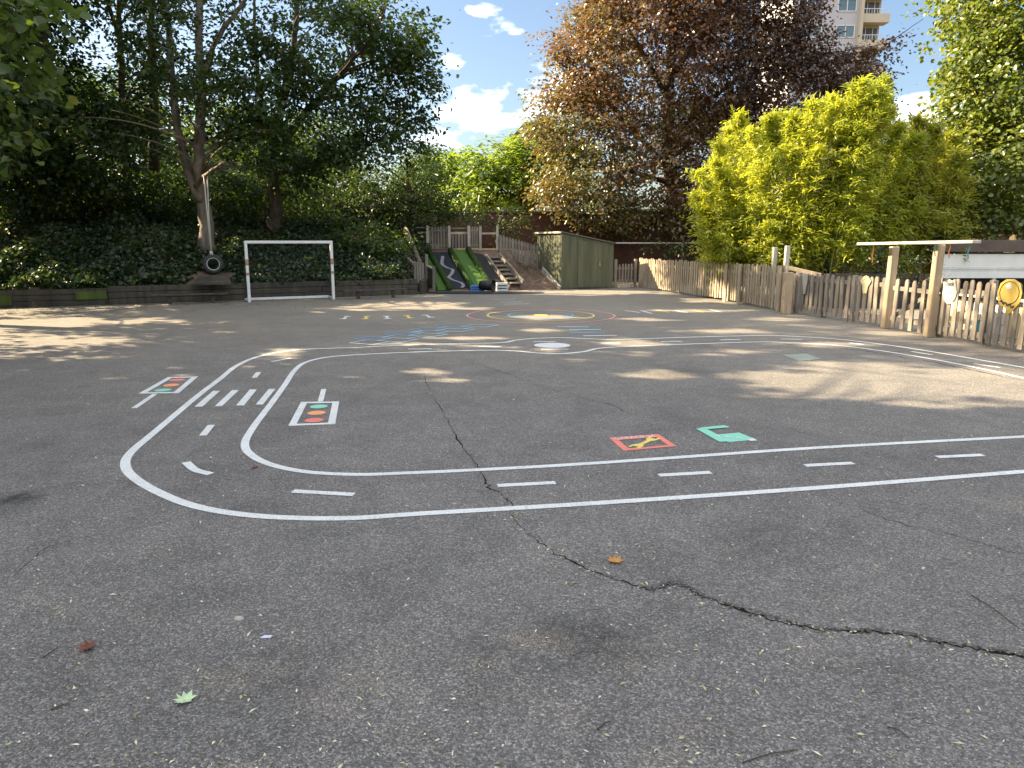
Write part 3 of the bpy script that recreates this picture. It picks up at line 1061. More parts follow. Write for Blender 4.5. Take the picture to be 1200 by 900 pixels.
# ------------------------------------------------------------------ retaining wall of sleepers
def wall_section(label, pts, h, courses, mossy, ends=True):
    root = thing('sleeper_wall', label, 'wall', pts[0])
    r = random.Random(len(label))
    body = MB()
    ch = h / courses
    for a, b in zip(pts[:-1], pts[1:]):
        d = (b - a)
        L = d.length
        d.normalize()
        s = Vector((-d.y, d.x, 0))
        for k in range(courses):
            x = 0
            while x < L - .05:
                l = min(2.3 * r.uniform(.85, 1.1), L - x)
                o = r.uniform(-.008, .008)
                body.beam(a + d * (x + .006) + s * (.08 + o) + Vector((0, 0, ch * (k + .5))), a + d * (x + l - .006) + s * (.08 + o) + Vector((0, 0, ch * (k + .5))), .16, ch - .012)
                x += l
    body.build('board_face', M['sleeper'], root, bevel=.008)
    for p, q, z0, z1 in mossy:
        d = (q - p).normalized()
        s = Vector((-d.y, d.x, 0))
        c = (z0 + z1) / 2
        MB().beam(p - s * .016 + Vector((0, 0, c)), q - s * .016 + Vector((0, 0, c)), .022, z1 - z0).build('mossy_board', M['mossy_sleeper'], root)
    return root


wall_section('low dark sleeper wall with mossy green boards under the ivy bank', [WALL[0], WALL[1], WALL[2]], .43, 3,
             [(G(-8, 361.2), G(15, 360.6), .06, .30), (G(90, 358.3), G(126, 357), .15, .36)])
wall_section('low dark sleeper wall behind the white football goal', [WALL[2] + Vector((.02, -.05, 0)), WALL[3], WALL[4]], .475, 3, [])
m = MB()
e = WALL[4]
m.beam(e + Vector((.10, .10, .21)), e + Vector((.10, 1.5, .21)), .16, .42)
tag(m.build('sleeper_return', M['sleeper'], bevel=.01), 'short dark sleeper return wall ending beside the slides', 'wall')


def low_bench(label, a, b, legs, h):
    root = thing('low_bench', label, 'bench', (a + b) / 2, 'low plank benches along the sleeper wall')
    d = (b - a).normalized()
    s = Vector((-d.y, d.x, 0))
    z = Vector((0, 0, h))
    MB().beam(a + z, b + z, .20, .045).build('seat', M['sleeper'], root, bevel=.006)
    for l in legs:
        MB().beam(l, l + Vector((0, 0, h - .024)), .07, .09, up=(d.x, d.y, 0)).build('leg', M['sleeper'], root, bevel=.004)


low_bench('low plank bench against the sleeper wall below the tyre swing', G(178, 357.5), G(268, 354.5), [G(199, 356.8), G(250, 355.0)], .24)
low_bench('low plank bench against the sleeper wall between goal and slides', G(403, 351.3), G(476, 348.2), [G(420, 350.5), G(461, 348.8)], .24)

# ------------------------------------------------------------------ goal
gl_, gr_ = G(292.5, 354.5), G(391, 351.0)
gd = (gr_ - gl_).normalized()
gs = Vector((-gd.y, gd.x, 0))
goal = thing('football_goal', 'small white metal football goal with rust marks and dark net', 'goal', (gl_ + gr_) / 2)
GH = 1.60
up = Vector((0, 0, 1))
for nm, p in (('goal_post', gl_), ('goal_post', gr_)):
    o = MB().beam(p, p + up * (GH - .05), .075, .075, up=(gs.x, gs.y, 0)).build(nm, M['white_metal'], goal, bevel=.01)
    q = o.copy()
    for z, l in ((.98, .16), (.72, .07)):
        MB().beam(p + up * z, p + up * (z + l), .079, .079, up=(gs.x, gs.y, 0)).build('rust_patch', M['rust'], goal)
    bpy.data.objects.remove(q)
MB().beam(gl_ + up * (GH - .012) - gd * .037, gr_ + up * (GH - .012) + gd * .037, .075, .075).build('crossbar', M['white_metal'], goal, bevel=.01)
bl, br = gl_ + gs * .62 - gd * .02, gr_ + gs * .62 + gd * .02
for p, q in ((gl_, bl), (gr_, br)):
    MB().beam(p + up * .04 + gs * .04, q + up * .04, .06, .06).build('side_base_bar', M['white_metal'], goal, bevel=.008)
    MB().tube([p + up * (GH - .06) + gs * .03, q + up * .07], .012, 6).build('net_stay', M['net'], goal)
MB().beam(bl + up * .045 + gd * .03, br + up * .045 - gd * .03, .075, .07).build('rear_base_bar', M['white_metal'], goal, bevel=.008)
net = MB()
tl, tr = gl_ + up * (GH - .05) + gs * .04, gr_ + up * (GH - .05) + gs * .04
b0, b1 = bl + up * .08, br + up * .08
W_ = .003
for i in range(21):
    t = i / 20
    net.tube([tl.lerp(tr, t), tl.lerp(tr, t).lerp(b0.lerp(b1, t), .5) + gs * .06 - up * .05, b0.lerp(b1, t)], W_, 3, False)
for k in range(1, 16):
    t = k / 16
    sg = 4 * t * (1 - t)
    off = gs * .06 * sg - up * .05 * sg
    net.tube([tl.lerp(b0, t) + off, tr.lerp(b1, t) + off], W_, 3, False)
    for p, q in ((gl_, bl), (gr_, br)):
        z = t * (GH - .1)
        net.tube([p + up * z + gs * .04, (p + up * z).lerp(q + up * z, 1 - z / GH)], W_, 3, False)
net.build('net', M['net'], goal)

# ------------------------------------------------------------------ tyre swing
TY = 20.6
tc = W(250, 309.5, TY)
knot = W(247.5, 296.5, TY)
swing = thing('tyre_swing', 'old tyre hung by pale rope from a tree branch above the ivy bank', 'swing', tc)
ax = Vector((.35, -.94, .05)).normalized()
prof = [(.155, -.055), (.20, -.085), (.235, -.08), (.262, -.055), (.268, 0), (.262, .055), (.235, .08), (.20, .085), (.155, .055), (.165, .03), (.20, .05), (.235, .03), (.24, 0), (.235, -.03), (.20, -.05), (.165, -.03), (.155, -.055)]
ty = MB().lathe(tc, prof, ax, 36).build('tyre', M['worn_rubber'], swing, True)
rim = MB().lathe(tc, [(.150, .058), (.163, .0865), (.178, .090), (.168, .055), (.150, .058)], ax, 36).build('bead', M['tyre_rim'], swing, True)
br_pt = W(240, 206, TY)
MB().tube([br_pt + Vector((-.03, 0, .04)), W(243, 250, TY), knot], .017, 8).build('rope', M['rope'], swing, True)
MB().tube([br_pt + Vector((.06, .02, .02)), W(244.5, 250, TY), knot + Vector((.02, 0, 0))], .014, 8).build('rope', M['rope'], swing, True)
MB().lathe(knot, [(.0, -.06), (.035, -.05), (.05, 0), (.035, .05), (0, .06)], (0, 0, 1), 10).build('knot', M['rope'], swing, True)
for s in (-1, 1):
    MB().tube([knot, W(247.5 + 3.2 * s, 300, TY - .03), W(249 + 2.2 * s, 303, TY - .02)], .016, 8).build('rope_loop', M['rope'], swing, True)
# dark rubber mat under the swing, on the bank edge
def on_bank(px, py, lift=.03):
    d = ray(px, py)
    t = 15.0
    while t < 60:
        p = Vector((0, 0, H)) + d * t
        if p.z < height(p.x, p.y) + lift: return p
        t += .03
    return p


mt = [W(226, 334.5, 19.45), W(272, 333.5, 19.6), W(266, 323.5, 20.2), W(234, 324.5, 20.1)]
tag(MB().prism(mt, Vector((0, 0, .04))).build('rubber_mat', M['sleeper']), 'dark mat on the bank edge under the tyre swing', 'mat')


# ------------------------------------------------------------------ picket fences
def pickets(path, zb, hs, spacing, w, t=.02, seed=0, gaps=()):
    """path: two ground points; hs: height at start and end"""
    r = random.Random(seed)
    a, b = path
    d = (b - a)
    d.z = 0
    L = d.length
    d.normalize()
    s = Vector((-d.y, d.x, 0))
    m = MB()
    n = max(1, int(L / spacing))
    for i in range(n):
        f = (i + .5) / n
        if any(g0 < f < g1 for g0, g1 in gaps): continue
        base = a.lerp(b, f)
        h = hs[0] + (hs[1] - hs[0]) * f + r.gauss(0, .014)
        z0 = zb + r.uniform(-.012, .012)
        tl = r.gauss(0, .014)
        ww = w * r.uniform(.92, 1.06)
        prof = [(-.5, z0), (.5, z0), (.5, h - ww * .55), (.36, h - ww * .2), (.12, h), (-.12, h), (-.36, h - ww * .2), (-.5, h - ww * .55)]
        off = s * r.uniform(-.004, .004)
        P = [base + off + d * (u * ww + tl * (z - z0)) + Vector((0, 0, z)) for u, z in prof]
        m.prism(P, s * -t)
    return m


def fence(label, a, b, hs, spacing, w, mat, rails, posts, zb=.06, post_h=None, seed=0, gaps=(), side=1, name='picket_fence', rail_mat=None):
    root = thing(name, label, 'fence', a)
    d = (b - a).normalized()
    s = Vector((-d.y, d.x, 0)) * side
    pickets((a, b), zb, hs, spacing, w, .02, seed, gaps).build('picket_panel', mat, root)
    for z in rails:
        o = s * -.026
        MB().beam(a + Vector((0, 0, z)) - s * .0 + s * .022, b + Vector((0, 0, z * (hs[1] / hs[0]) if hs[0] else z)) + s * .022, .04, .08).build('rail', rail_mat or mat, root)
    for f in posts:
        p = a.lerp(b, f) + s * .095
        h = (post_h or (hs[0] + (hs[1] - hs[0]) * f)) + .02
        MB().beam(p, p + Vector((0, 0, h)), .09, .09, up=(d.x, d.y, 0)).build('post', mat, root, bevel=.006)
    return root


FA, FB, FC, FD = G(748, 336.8), G(852, 353.2), G(921, 366.4), G(1035, 383.5)
FE, FF = G(1090, 394.0), G(1290, 432)
fence('sunlit pale picket fence beside the shed gate in front of the bamboo', FA, FB, (1.02, 1.02), .145, .088, M['picket_wood'], (.22, .82), (0, .25, .5, .75, .985), seed=1)
fence('pale taller picket fence panel below the two tall posts', FB, FC, (1.02, 1.06), .145, .085, M['picket_wood'], (.22, .82), (), seed=2)
fence('brown lower picket fence panel with narrow white plaque, next to timber arch', FC + Vector((.06, -.08, 0)), FD, (.90, .92), .155, .090, M['picket_wood_brown'], (.18, .78), (.03, .36, .66, .985), seed=3)
fence('brown picket fence panel with yellow plaque and gaps showing cream boards', FE, FF, (.98, 1.02), .150, .088, M['picket_wood_brown'], (.16, .80), (.03, .36, .72), seed=4)
fence('brown picket fence run going on past the ochre plaque outside the frame', FF + Vector((.01, -.1, 0)), Vector((8.7, -1.5, 0)), (1.0, 1.0), .150, .088, M['picket_wood_brown'], (.16, .80), (.02, .2, .4, .6, .8, .98), seed=6)
# broad boards in the pale run
for px, py, w, h, lab in ((850, 353.6, .15, 1.03, 'broad pale board standing at the joint of the sunlit fence'), (866, 356.6, .13, 1.03, 'broad pale board one step nearer the two tall posts'), (912.5, 365.4, .14, 1.06, 'broad pale board at the end of the sunlit fence')):
    p = G(px, py)
    d = (FC - FA).normalized()
    s = Vector((-d.y, d.x, 0))
    tag(MB().beam(p - s * -.02 * 0 - s * .035 * -1 * -1, p - s * .035 + Vector((0, 0, h)), w, .024, up=(s.x, s.y, 0)).build('fence_board', M['picket_wood'], bevel=.004), lab, 'board')
p = G(920.5, 368)
tag(MB().beam(p, p + Vector((0, 0, .93)), .19, .17, up=(0, 1, 0)).build('fence_post', M['new_wood'], bevel=.01), 'thick tan fence post where the pale fence steps down', 'post')
for px, py, top, lab in ((897, 362, 290, 'tall pale post rising above the pickets, nearer the shed'), (911, 364.5, 288, 'tall pale post rising above the pickets, nearer the arch')):
    g = G(px, py) + Vector((.16, .12, 0))
    zt = W(px, top, g.y).z
    tag(MB().beam(g, Vector((g.x + .02, g.y, zt)), .10, .10, up=(0, 1, 0)).build('tall_post', M['pale_wood'], bevel=.008), lab, 'post')

# gate by the shed
ga, gb = G(719.5, 337.8), G(745, 336.8)
gate = thing('picket_gate', 'small picket gate between the green shed and the pale fence', 'gate', ga)
pickets((ga.lerp(gb, .16), ga.lerp(gb, .84)), .16, (.84, .84), .115, .075, .02, 5).build('picket_panel', M['grey_wood'], gate)
d = (gb - ga).normalized()
s = Vector((-d.y, d.x, 0))
for z in (.26, .68): MB().beam(ga.lerp(gb, .14) + s * .022 + Vector((0, 0, z)), ga.lerp(gb, .86) + s * .022 + Vector((0, 0, z)), .035, .07).build('rail', M['grey_wood'], gate)
MB().beam(ga.lerp(gb, .1) + Vector((0, 0, .07)) - s * .03, ga.lerp(gb, .86) + Vector((0, 0, .07)) - s * .03, .08, .12).build('kick_board', M['pale_wood'], gate)
for f in (.05, .95): MB().beam(ga.lerp(gb, f), ga.lerp(gb, f) + Vector((0, 0, 1.0)), .09, .09, up=(d.x, d.y, 0)).build('post', M['grey_wood'], gate, bevel=.006)

# timber arch with its gate
A0, A1 = G(1037.5, 384.5), G(1088, 395)
arch = thing('timber_arch', 'tan timber arch of two thick posts under a pale beam', 'arch', A0)
ztop0 = W(1045, 287.6, A0.y).z
ztop1 = W(1096, 285, A1.y).z
for p, z in ((A0, ztop0), (A1, ztop1)):
    MB().beam(p, p + Vector((.02, 0, z - .02)), .135, .13, up=(0, 1, 0)).build('post', M['new_wood'], arch, bevel=.012)
d = (A1 - A0).normalized()
e0 = A0 - d * 1.55 + Vector((0, 0, ztop0 + .02))
e1 = A1 + d * .95 + Vector((0, 0, ztop1 + .02))
BY = lambda px, py, ref: W(px, py, ref)
e0 = W(1008, 288.2, A0.y + .55)
e1 = W(1145, 281.5, A1.y - 1.0)
MB().beam(Vector((e0.x, e0.y, ztop0 + .025)), Vector((e1.x, e1.y, ztop1 + .025)), .16, .05).build('top_beam', M['pale_wood'], arch, bevel=.008)
for px0, py0, py1, m, lab, f in ((1028, 286, 306, 'ribbon_orange', 'faded orange ribbon hanging alone from the arch beam', .14), (1104.5, 288, 302, 'ribbon_green', 'green ribbon hanging next to the arch post', .70), (1119.8, 286, 302, 'ribbon_orange', 'orange ribbon hanging between green and teal ones', .81), (1138, 285, 303, 'ribbon_teal', 'teal ribbon hanging at the free end of the arch beam', .95)):
    f2 = f
    p = Vector((e0.x, e0.y, ztop0)).lerp(Vector((e1.x, e1.y, ztop1)), f2)
    L = (py1 - py0) / FPX * p.y
    mm = MB()
    pts = [p + Vector((.012 * math.sin(k * 1.4), .008 * math.cos(k * 1.1), -L * k / 6)) for k in range(7)]
    for k in range(6):
        mm.add([pts[k] + Vector((-.012, 0, 0)), pts[k] + Vector((.012, 0, 0)), pts[k + 1] + Vector((.012, .004, 0)), pts[k + 1] + Vector((-.012, .004, 0))], [(0, 1, 2, 3)])
    tag(mm.build('hanging_ribbon', M[m]), lab, 'ribbon', 'ribbons hanging from the arch')
g2 = thing('picket_gate', 'brown picket gate standing between the arch posts', 'gate', A0)
d = (A1 - A0)
s = Vector((-d.y, d.x, 0)).normalized()
q0, q1 = A0.lerp(A1, .09), A0.lerp(A1, .91)
pickets((q0, q1), .05, (.93, .95), .26, .10, .022, 8).build('picket_panel', M['picket_wood_brown'], g2)
for z in (.20, .76): MB().beam(q0 + s * .025 + Vector((0, 0, z)), q1 + s * .025 + Vector((0, 0, z)), .045, .075).build('rail', M['picket_wood_brown'], g2)
MB().beam(q0 + s * .045 + Vector((0, 0, .22)), q1 + s * .045 + Vector((0, 0, .74)), .03, .07).build('brace', M['picket_wood_brown'], g2)
MB().box(q1 - s * .035 + Vector((0, 0, .86)), (.05, .04, .07), rot=Matrix.Rotation(math.atan2(d.y, d.x), 3, 'Z')).build('latch', M['black_plastic'], g2)


# plaques on the fence
def plaque(label, px, py, outline, k, mat, a, b, extras=()):
    """outline in units of k metres; hung flat on the playground side of the fence run a-b"""
    d = (b - a).normalized()
    s = Vector((-d.y, d.x, 0))
    n = Vector((-s.x, -s.y, 0)) if s.x > 0 else s
    # where the view ray meets the fence plane
    o = a + n * .028
    r = ray(px, py)
    t = (o - Vector((0, 0, H))).dot(n) / r.dot(n)
    c = Vector((0, 0, H)) + r * t
    dd = d if d.y < 0 else -d
    root = thing('fence_plaque', label, 'plaque', c, 'plaques on the picket fence')
    pl = lambda u, v, z=0: c + dd * u * k + Vector((0, 0, v * k)) + n * z
    MB().prism([pl(u, v) for u, v in outline], n * .012).build('board', M[mat], root)
    for nm, pts, m, z in extras:
        MB().prism([pl(u, v, .0122) for u, v in pts], n * z).build(nm, M[m], root)
    return root, pl


def ell(cx, cy, rx, ry, n=18): return [(cx + rx * math.cos(2 * math.pi * i / n), cy + ry * math.sin(2 * math.pi * i / n)) for i in range(n)]


plaque('narrow white pointed plaque near the thick tan post', 943.5, 333, [(-.16, .5), (0, .56), (.16, .5), (.18, .1), (.05, -.5), (-.05, -.5), (-.18, .1)], .42, 'plaque_white', FC, FD)
plaque('small cream lightbulb shaped plaque on the brown pickets', 1014.5, 333.5, [(-.42, .2), (-.2, .45), (0, .52), (.2, .45), (.42, .2), (.22, -.1), (.14, -.5), (-.14, -.5), (-.22, -.1)], .34, 'plaque_cream', FC, FD,
       [('plaque_border', [(-.30, .2), (0, .42), (.30, .2), (.22, .2), (0, .34), (-.22, .2)], 'plaque_white', .004)])
rt, pl = plaque('pale plaque with the word Think above a round face', 1113, 341.5, [(-.5, .42), (-.3, .36), (-.1, .55), (.1, .50), (.3, .58), (.38, .3), (.5, .0), (.42, -.3), (.2, -.55), (-.05, -.58), (-.3, -.42), (-.44, -.1), (-.38, .2)], .36, 'plaque_white', FE, FF,
                [('face_disc', ell(.02, -.12, .34, .34), 'plaque_pale', .004)])
text_mesh('lettering', 'Think', lambda u, v: pl(-.34 + u * .27, .22 + v * .33 + u * .02, .018), M['ink'], rt)
mm = MB()
for u in (-.1, .14): mm.prism([pl(x, y, .0165) for x, y in ell(u, -.05, .035, .05, 10)], Vector((-.002, 0, 0)))
mm.tube([pl(x, y, .018) for x, y in ((-.14, -.22), (-.04, -.28), (.08, -.28), (.18, -.22))], .004, 5)
mm.build('face_marks', M['ink'], rt)
rt, pl = plaque('round ochre plaque with scroll marks on the brown pickets', 1183.5, 346, [(-.5, .1), (-.42, .36), (-.2, .5), (.1, .52), (.38, .40), (.5, .12), (.46, -.2), (.25, -.45), (.05, -.62), (-.12, -.40), (-.3, -.36), (-.46, -.2)], .46, 'plaque_yellow', FE, FF,
                [('pale_patch', ell(-.06, .28, .13, .10), 'plaque_white', .003)])  # raised pale oval on the upper part of the ochre board
mm = MB()
mm.tube([pl(*p, .016) for p in ell(0, .08, .40, .36, 24)] + [pl(.40, .08, .016)], .005, 5)
mm.tube([pl(-.34 + .05 * i, -.22 + .05 * math.sin(i * 1.7) - .012 * i, .016) for i in range(13)], .010, 5)
mm.build('scroll_marks', M['ink'], rt)


# ------------------------------------------------------------------ behind the right fence
def hung(px, py, a, b, off):
    d = (b - a).normalized()
    s = Vector((-d.y, d.x, 0))
    if s.x < 0: s = -s
    o = a + s * off
    r = ray(px, py)
    t = (o - Vector((0, 0, H))).dot(s) / r.dot(s)
    return Vector((0, 0, H)) + r * t, d, s


def cup(name, label, px, py, h, rad, mat, grp=None):
    c, d, s = hung(px, py, FE, FF, .09)
    root = thing(name, label, 'container', c, grp)
    MB().lathe(c, [(rad * .8, -h / 2), (rad, h / 2), (rad * .92, h / 2), (rad * .72, -h / 2 + .01), (0, -h / 2 + .012)], (0, 0, 1), 14).build('pot', M[mat], root, True)
    MB().lathe(c, [(rad * 1.12, h / 2 - .012), (rad * 1.12, h / 2 + .008), (rad * .95, h / 2 + .008)], (0, 0, 1), 14).build('lip', M[mat], root, True)


cup('hanging_pot', 'white pot hung behind the pickets below the Think plaque', 1114, 382, .11, .05, 'white_plastic', 'white pots hung behind the fence')
cup('hanging_pot', 'white pot hung one gap further from the arch', 1122, 383, .11, .05, 'white_plastic', 'white pots hung behind the fence')
cup('hanging_pot', 'white patterned pot low behind the ochre plaque', 1174.5, 386, .18, .06, 'white_plastic', 'white pots hung behind the fence')
c, d, s = hung(1147, 383, FE, FF, .07)
bt = thing('hanging_bottle', 'bright blue bottle on a pink cord behind the pickets', 'bottle', c)
MB().lathe(c, [(0, -.10), (.045, -.10), (.05, -.08), (.05, .05), (.02, .09), (.02, .11), (0, .11)], (0, 0, 1), 14).build('bottle_body', M['cyan_plastic'], bt, True)
MB().tube([c + Vector((0, 0, .11)), c + Vector((.01, 0, .3)), c + Vector((.015, .01, .5))], .006, 6).build('cord', M['ribbon_orange'], bt)
# cream play counter with white rail
c0, d, s = hung(1096, 391, FE, FF, .75)
c1, _, _ = hung(1290, 440, FE, FF, .75)
c0.z = c1.z = 0
dd = (c1 - c0).normalized()
counter = thing('play_counter', 'cream boarded play counter with white rail behind the brown pickets', 'counter', c0)
L = (c1 - c0).length
k = 0
x = 0
r = random.Random(3)
while x < L:
    w = r.uniform(.28, .55)
    MB().beam(c0 + dd * x + Vector((0, 0, .33)), c0 + dd * min(L, x + w - .03) + Vector((0, 0, .33)), .03, .56).build('front_board', M['cream_panel' if r.random() < .7 else 'white_board'], counter)
    x += w + (.12 if r.random() < .35 else 0)
MB().beam(c0 + Vector((0, 0, .70)) - s * .02, c1 + Vector((0, 0, .70)) - s * .02, .30, .04).build('counter_top', M['white_board'], counter)
for f in (.02, .35, .7): MB().beam(c0.lerp(c1, f) + s * .25, c0.lerp(c1, f) + s * .25 + Vector((0, 0, .68)), .08, .08).build('leg', M['white_board'], counter)
mm = MB()
for f, z in ((.12, .46), (.20, .44), (.33, .45), (.42, .47)):
    p = c0.lerp(c1, f) - s * .017 + Vector((0, 0, z))
    mm.lathe(p, [(.055, 0), (.05, -.012), (0, -.014)], s, 14)
mm.build('round_badges', M['white_plastic'], counter)

# white boarded shelter beyond
p0, p1 = W(1098, 325.5, 19.0), W(1330, 325.5, 19.0)
shel = thing('play_shelter', 'low white boarded shelter with dark flat roof beyond the picket fence', 'shelter', (p0.x, p0.y, 0))
zb, zt = W(1100, 326, 19).z, W(1100, 297.5, 19).z
x0, x1 = p0.x - .05, p1.x
wb = MB()
hh = (zt - zb)
for k, (a, b) in enumerate(((0, .30), (.30, .36), (.36, .42), (.42, 1.0))):
    wb.box(((x0 + x1) / 2, 19.0 + .012 * (k % 2), zb + hh * (a + b) / 2), (x1 - x0, .03, hh * (b - a) - .008))
wb.build('white_boarding', M['white_board'], shel)
for f in (.01, .3, .62, .95): MB().box((x0 + (x1 - x0) * f, 19.06, (zt) / 2), (.09, .08, zt)).build('post', M['white_board'], shel)
MB().box(((x0 + x1) / 2, 20.0, zt + .20), (x1 - x0 + .3, 2.2, .30)).build('roof', M['dark_roof'], shel, bevel=.01)
MB().box(((x0 + x1) / 2, 21.0, zt / 2), (x1 - x0, .05, zt)).build('back_wall', M['dark_roof'], shel)
# low timber back fence seen over the brown panel
b0, b1 = W(923, 318, 17.3), W(1000, 322, 19.5)
bf = thing('timber_screen', 'sloping grey timber screen behind the brown picket panel', 'screen', (b0.x, b0.y, 0))
MB().beam(W(921, 313, 17.6), W(962, 322.5, 17.2), .05, .09).build('sloping_rail', M['picket_wood'], bf)
sc_ = MB()
for k in range(24):
    sc_.box((b0.x + .1 + k * .15, 17.75, .42), (.13, .03, .84))
sc_.build('board_panel', M['sleeper'], bf)

# ------------------------------------------------------------------ shed
sa = G(658.5, 339.2)
fd = Vector((.94, .34, 0)).normalized()
bd = Vector((-.34, .94, 0)).normalized()
FW, SD = 1.93, 2.25
hl, hr = 1.88, 1.53
shed = thing('garden_shed', 'grey green sheet metal shed with sloping roof and a door', 'shed', sa)
# ribbed wall sheets
def ribbed(mb, a, b, z0, h0, h1, n, out, depth=.022):
    pts = []
    for i in range(n):
        f0 = i / n
        for f, o in ((0, 0), (.12, 1), (.30, 1), (.42, 0)):
            pts.append((f0 + f / n, o))
    pts.append((1, 0))
    lo, hi = [], []
    for f, o in pts:
        p = a.lerp(b, f) + out * depth * o
        lo.append((p.x, p.y, z0))
        hi.append((p.x, p.y, h0 + (h1 - h0) * f))
    m = len(pts)
    mb.add(lo + hi, [(i, i + 1, m + i + 1, m + i) for i in range(m - 1)])


fr0, fr1 = sa, sa + fd * FW
bk0, bk1 = sa + bd * SD, sa + fd * FW + bd * SD
mb = MB(); ribbed(mb, fr0, fr1, .02, hl, hr, 9, -bd); mb.build('front_wall', M['green_metal'], shed)
mb = MB(); ribbed(mb, bk0, fr0, .02, hl, hl, 10, -fd); mb.build('side_wall', M['green_metal'], shed)
mb = MB(); ribbed(mb, fr1, bk1, .02, hr, hr, 10, fd); mb.build('side_wall', M['green_metal'], shed)
mb = MB(); ribbed(mb, bk1, bk0, .02, hr, hl, 9, bd); mb.build('rear_wall', M['green_metal'], shed)
rf = MB()
ov = .07
up = Vector((0, 0, 1))
q = [fr0 - fd * ov - bd * ov + up * (hl + .03), fr1 + fd * ov - bd * ov + up * (hr + .0), bk1 + fd * ov + bd * ov + up * (hr + .0), bk0 - fd * ov + bd * ov + up * (hl + .03)]
rf.prism(q, Vector((0, 0, .035)))
rf.build('roof', M['green_metal_dark'], shed)
MB().beam(q[0] + up * .0 - fd * .012, q[3] + up * .0 - fd * .012, .022, .055).build('eaves_trim', M['pale_wood'], shed)
MB().beam(fr0 + up * .02 - bd * .03 - fd * .03, fr0 + up * hl - bd * .03 - fd * .03, .05, .05, up=(0, 1, 0)).build('corner_trim', M['green_metal'], shed)
dr = MB()
a, b = fr0.lerp(fr1, .30) - bd * .032, fr0.lerp(fr1, .745) - bd * .032
ribbed(dr, a, b, .07, 1.66, 1.50, 4, -bd, .016)
do = dr.build('door', M['green_metal'], shed)
hp_ = fr0.lerp(fr1, .715) - bd * .065
for dz, l, w in ((.86, .16, .035), (.80, .05, .08)):
    MB().box(hp_ + up * dz, (w, .03, l), rot=Matrix.Rotation(math.atan2(fd.y, fd.x), 3, 'Z')).build('handle', M['steel'], do)
for k in list(shed.children):
    pass
MB().beam(fr0.lerp(fr1, .755) - bd * .035 + up * .06, fr0.lerp(fr1, .755) - bd * .035 + up * 1.54, .05, .03, up=(0, 1, 0)).build('door_frame', M['green_metal'], shed)
# sloping board along the soil beside the shed
tag(MB().beam(sa - fd * .12 + up * .03 - bd * .1, sa - fd * .12 + bd * 1.5 + up * .62, .05, .20).build('edging_board', M['pale_wood']), 'pale board sloping up the soil beside the green shed', 'board')

# ------------------------------------------------------------------ slides on the slope
def S(px, py, lift=0.0):
    """view ray onto the slide slope plane"""
    d = ray(px, py)
    # z = (y - Y0) * m + lift
    t = (-SL_Y0 * SL_M + lift - H) / (d.z - d.y * SL_M)
    return Vector((0, 0, H)) + d * t


sn = Vector((0, -SL_M, 1)).normalized()


def chute(label, tl, tr, brr, bll, rolls, run):
    root = thing('turf_slide', label, 'slide', S(*bll), 'turf covered slides on the slope')
    a, b, c, d = S(*tl, .05), S(*tr, .05), S(*brr, .05), S(*bll, .05)
    ro = Vector((0, -run, 0))
    c2, d2 = c + ro, d + ro
    c2.z = d2.z = .03
    m = MB()
    m.add([a, b, c, d, c2, d2], [(0, 3, 2, 1), (3, 5, 4, 2)])
    m.build('chute', M['turf'], root)
    for p, q, rad in rolls:
        p0, q0 = S(*p, .10), S(*q, .10)
        q1 = q0 + Vector((.02, -run * .9, 0))
        q1.z = .09
        MB().tube([p0, p0.lerp(q0, .5), q0.lerp(p0, .05) , q0 + Vector((0, -.06, -.02)), q1], [rad] * 5, 10).build('side_roll', M['turf_dark'], root, True)


chute('artificial turf slide partly hidden behind the timber handrail', (494.5, 293), (502.5, 292), (527, 337), (510, 337.5), [((501.5, 292), (526.5, 335.5), .10), ((494.5, 294), (511, 337), .06)], .42)
chute('bright artificial turf slide between two dark green rolls beside the steps', (529, 293), (547.5, 292.5), (573, 334.5), (553.5, 336.5), [((527.5, 292.5), (553, 336), .10), ((548.5, 291.5), (574.5, 334), .10)], .05)
m = MB()
m.prism([S(505, 296, .012), S(526.5, 296, .012), S(551.5, 337, .012), S(530, 339, .012)], sn * .02)
cr = thing('rubber_ramp', 'dark crumb rubber ramp with a wavy grey strip between the two turf slides', 'ramp', S(530, 339))
m.build('ramp_surface', M['mulch'], cr)
m = MB()
wp = smooth_path([S(x, y, .036) for x, y in ((519, 300), (518, 309), (524, 313.5), (530.5, 316), (529, 321), (526, 324.5), (531, 328), (540, 331), (543, 334), (541.5, 337))], 5)
n = len(wp)
sx = Vector((.055, 0, 0))
m.add([p - sx for p in wp] + [p + sx for p in wp], [(i, n + i, n + i + 1, i + 1) for i in range(n - 1)])
m.build('wavy_strip', M['grey_path'], cr)
tag(MB().prism([S(550.5, 296, .012), S(566, 299, .012), S(595, 336, .012), S(578, 337, .012)], sn * .03).build('rubber_apron', M['rubber']), 'black rubber apron between the bright turf slide and the steps', 'mat')
m = MB()
el = G(566, 343.3)
m.prism([(el.x + 1.95 * math.cos(t), el.y + .62 * math.sin(t), .003) for t in [i * math.pi / 18 for i in range(36)]], Vector((0, 0, .014)))
tag(m.build('rubber_mat', M['rubber']), 'wide oval black rubber mat at the foot of the slides', 'mat')

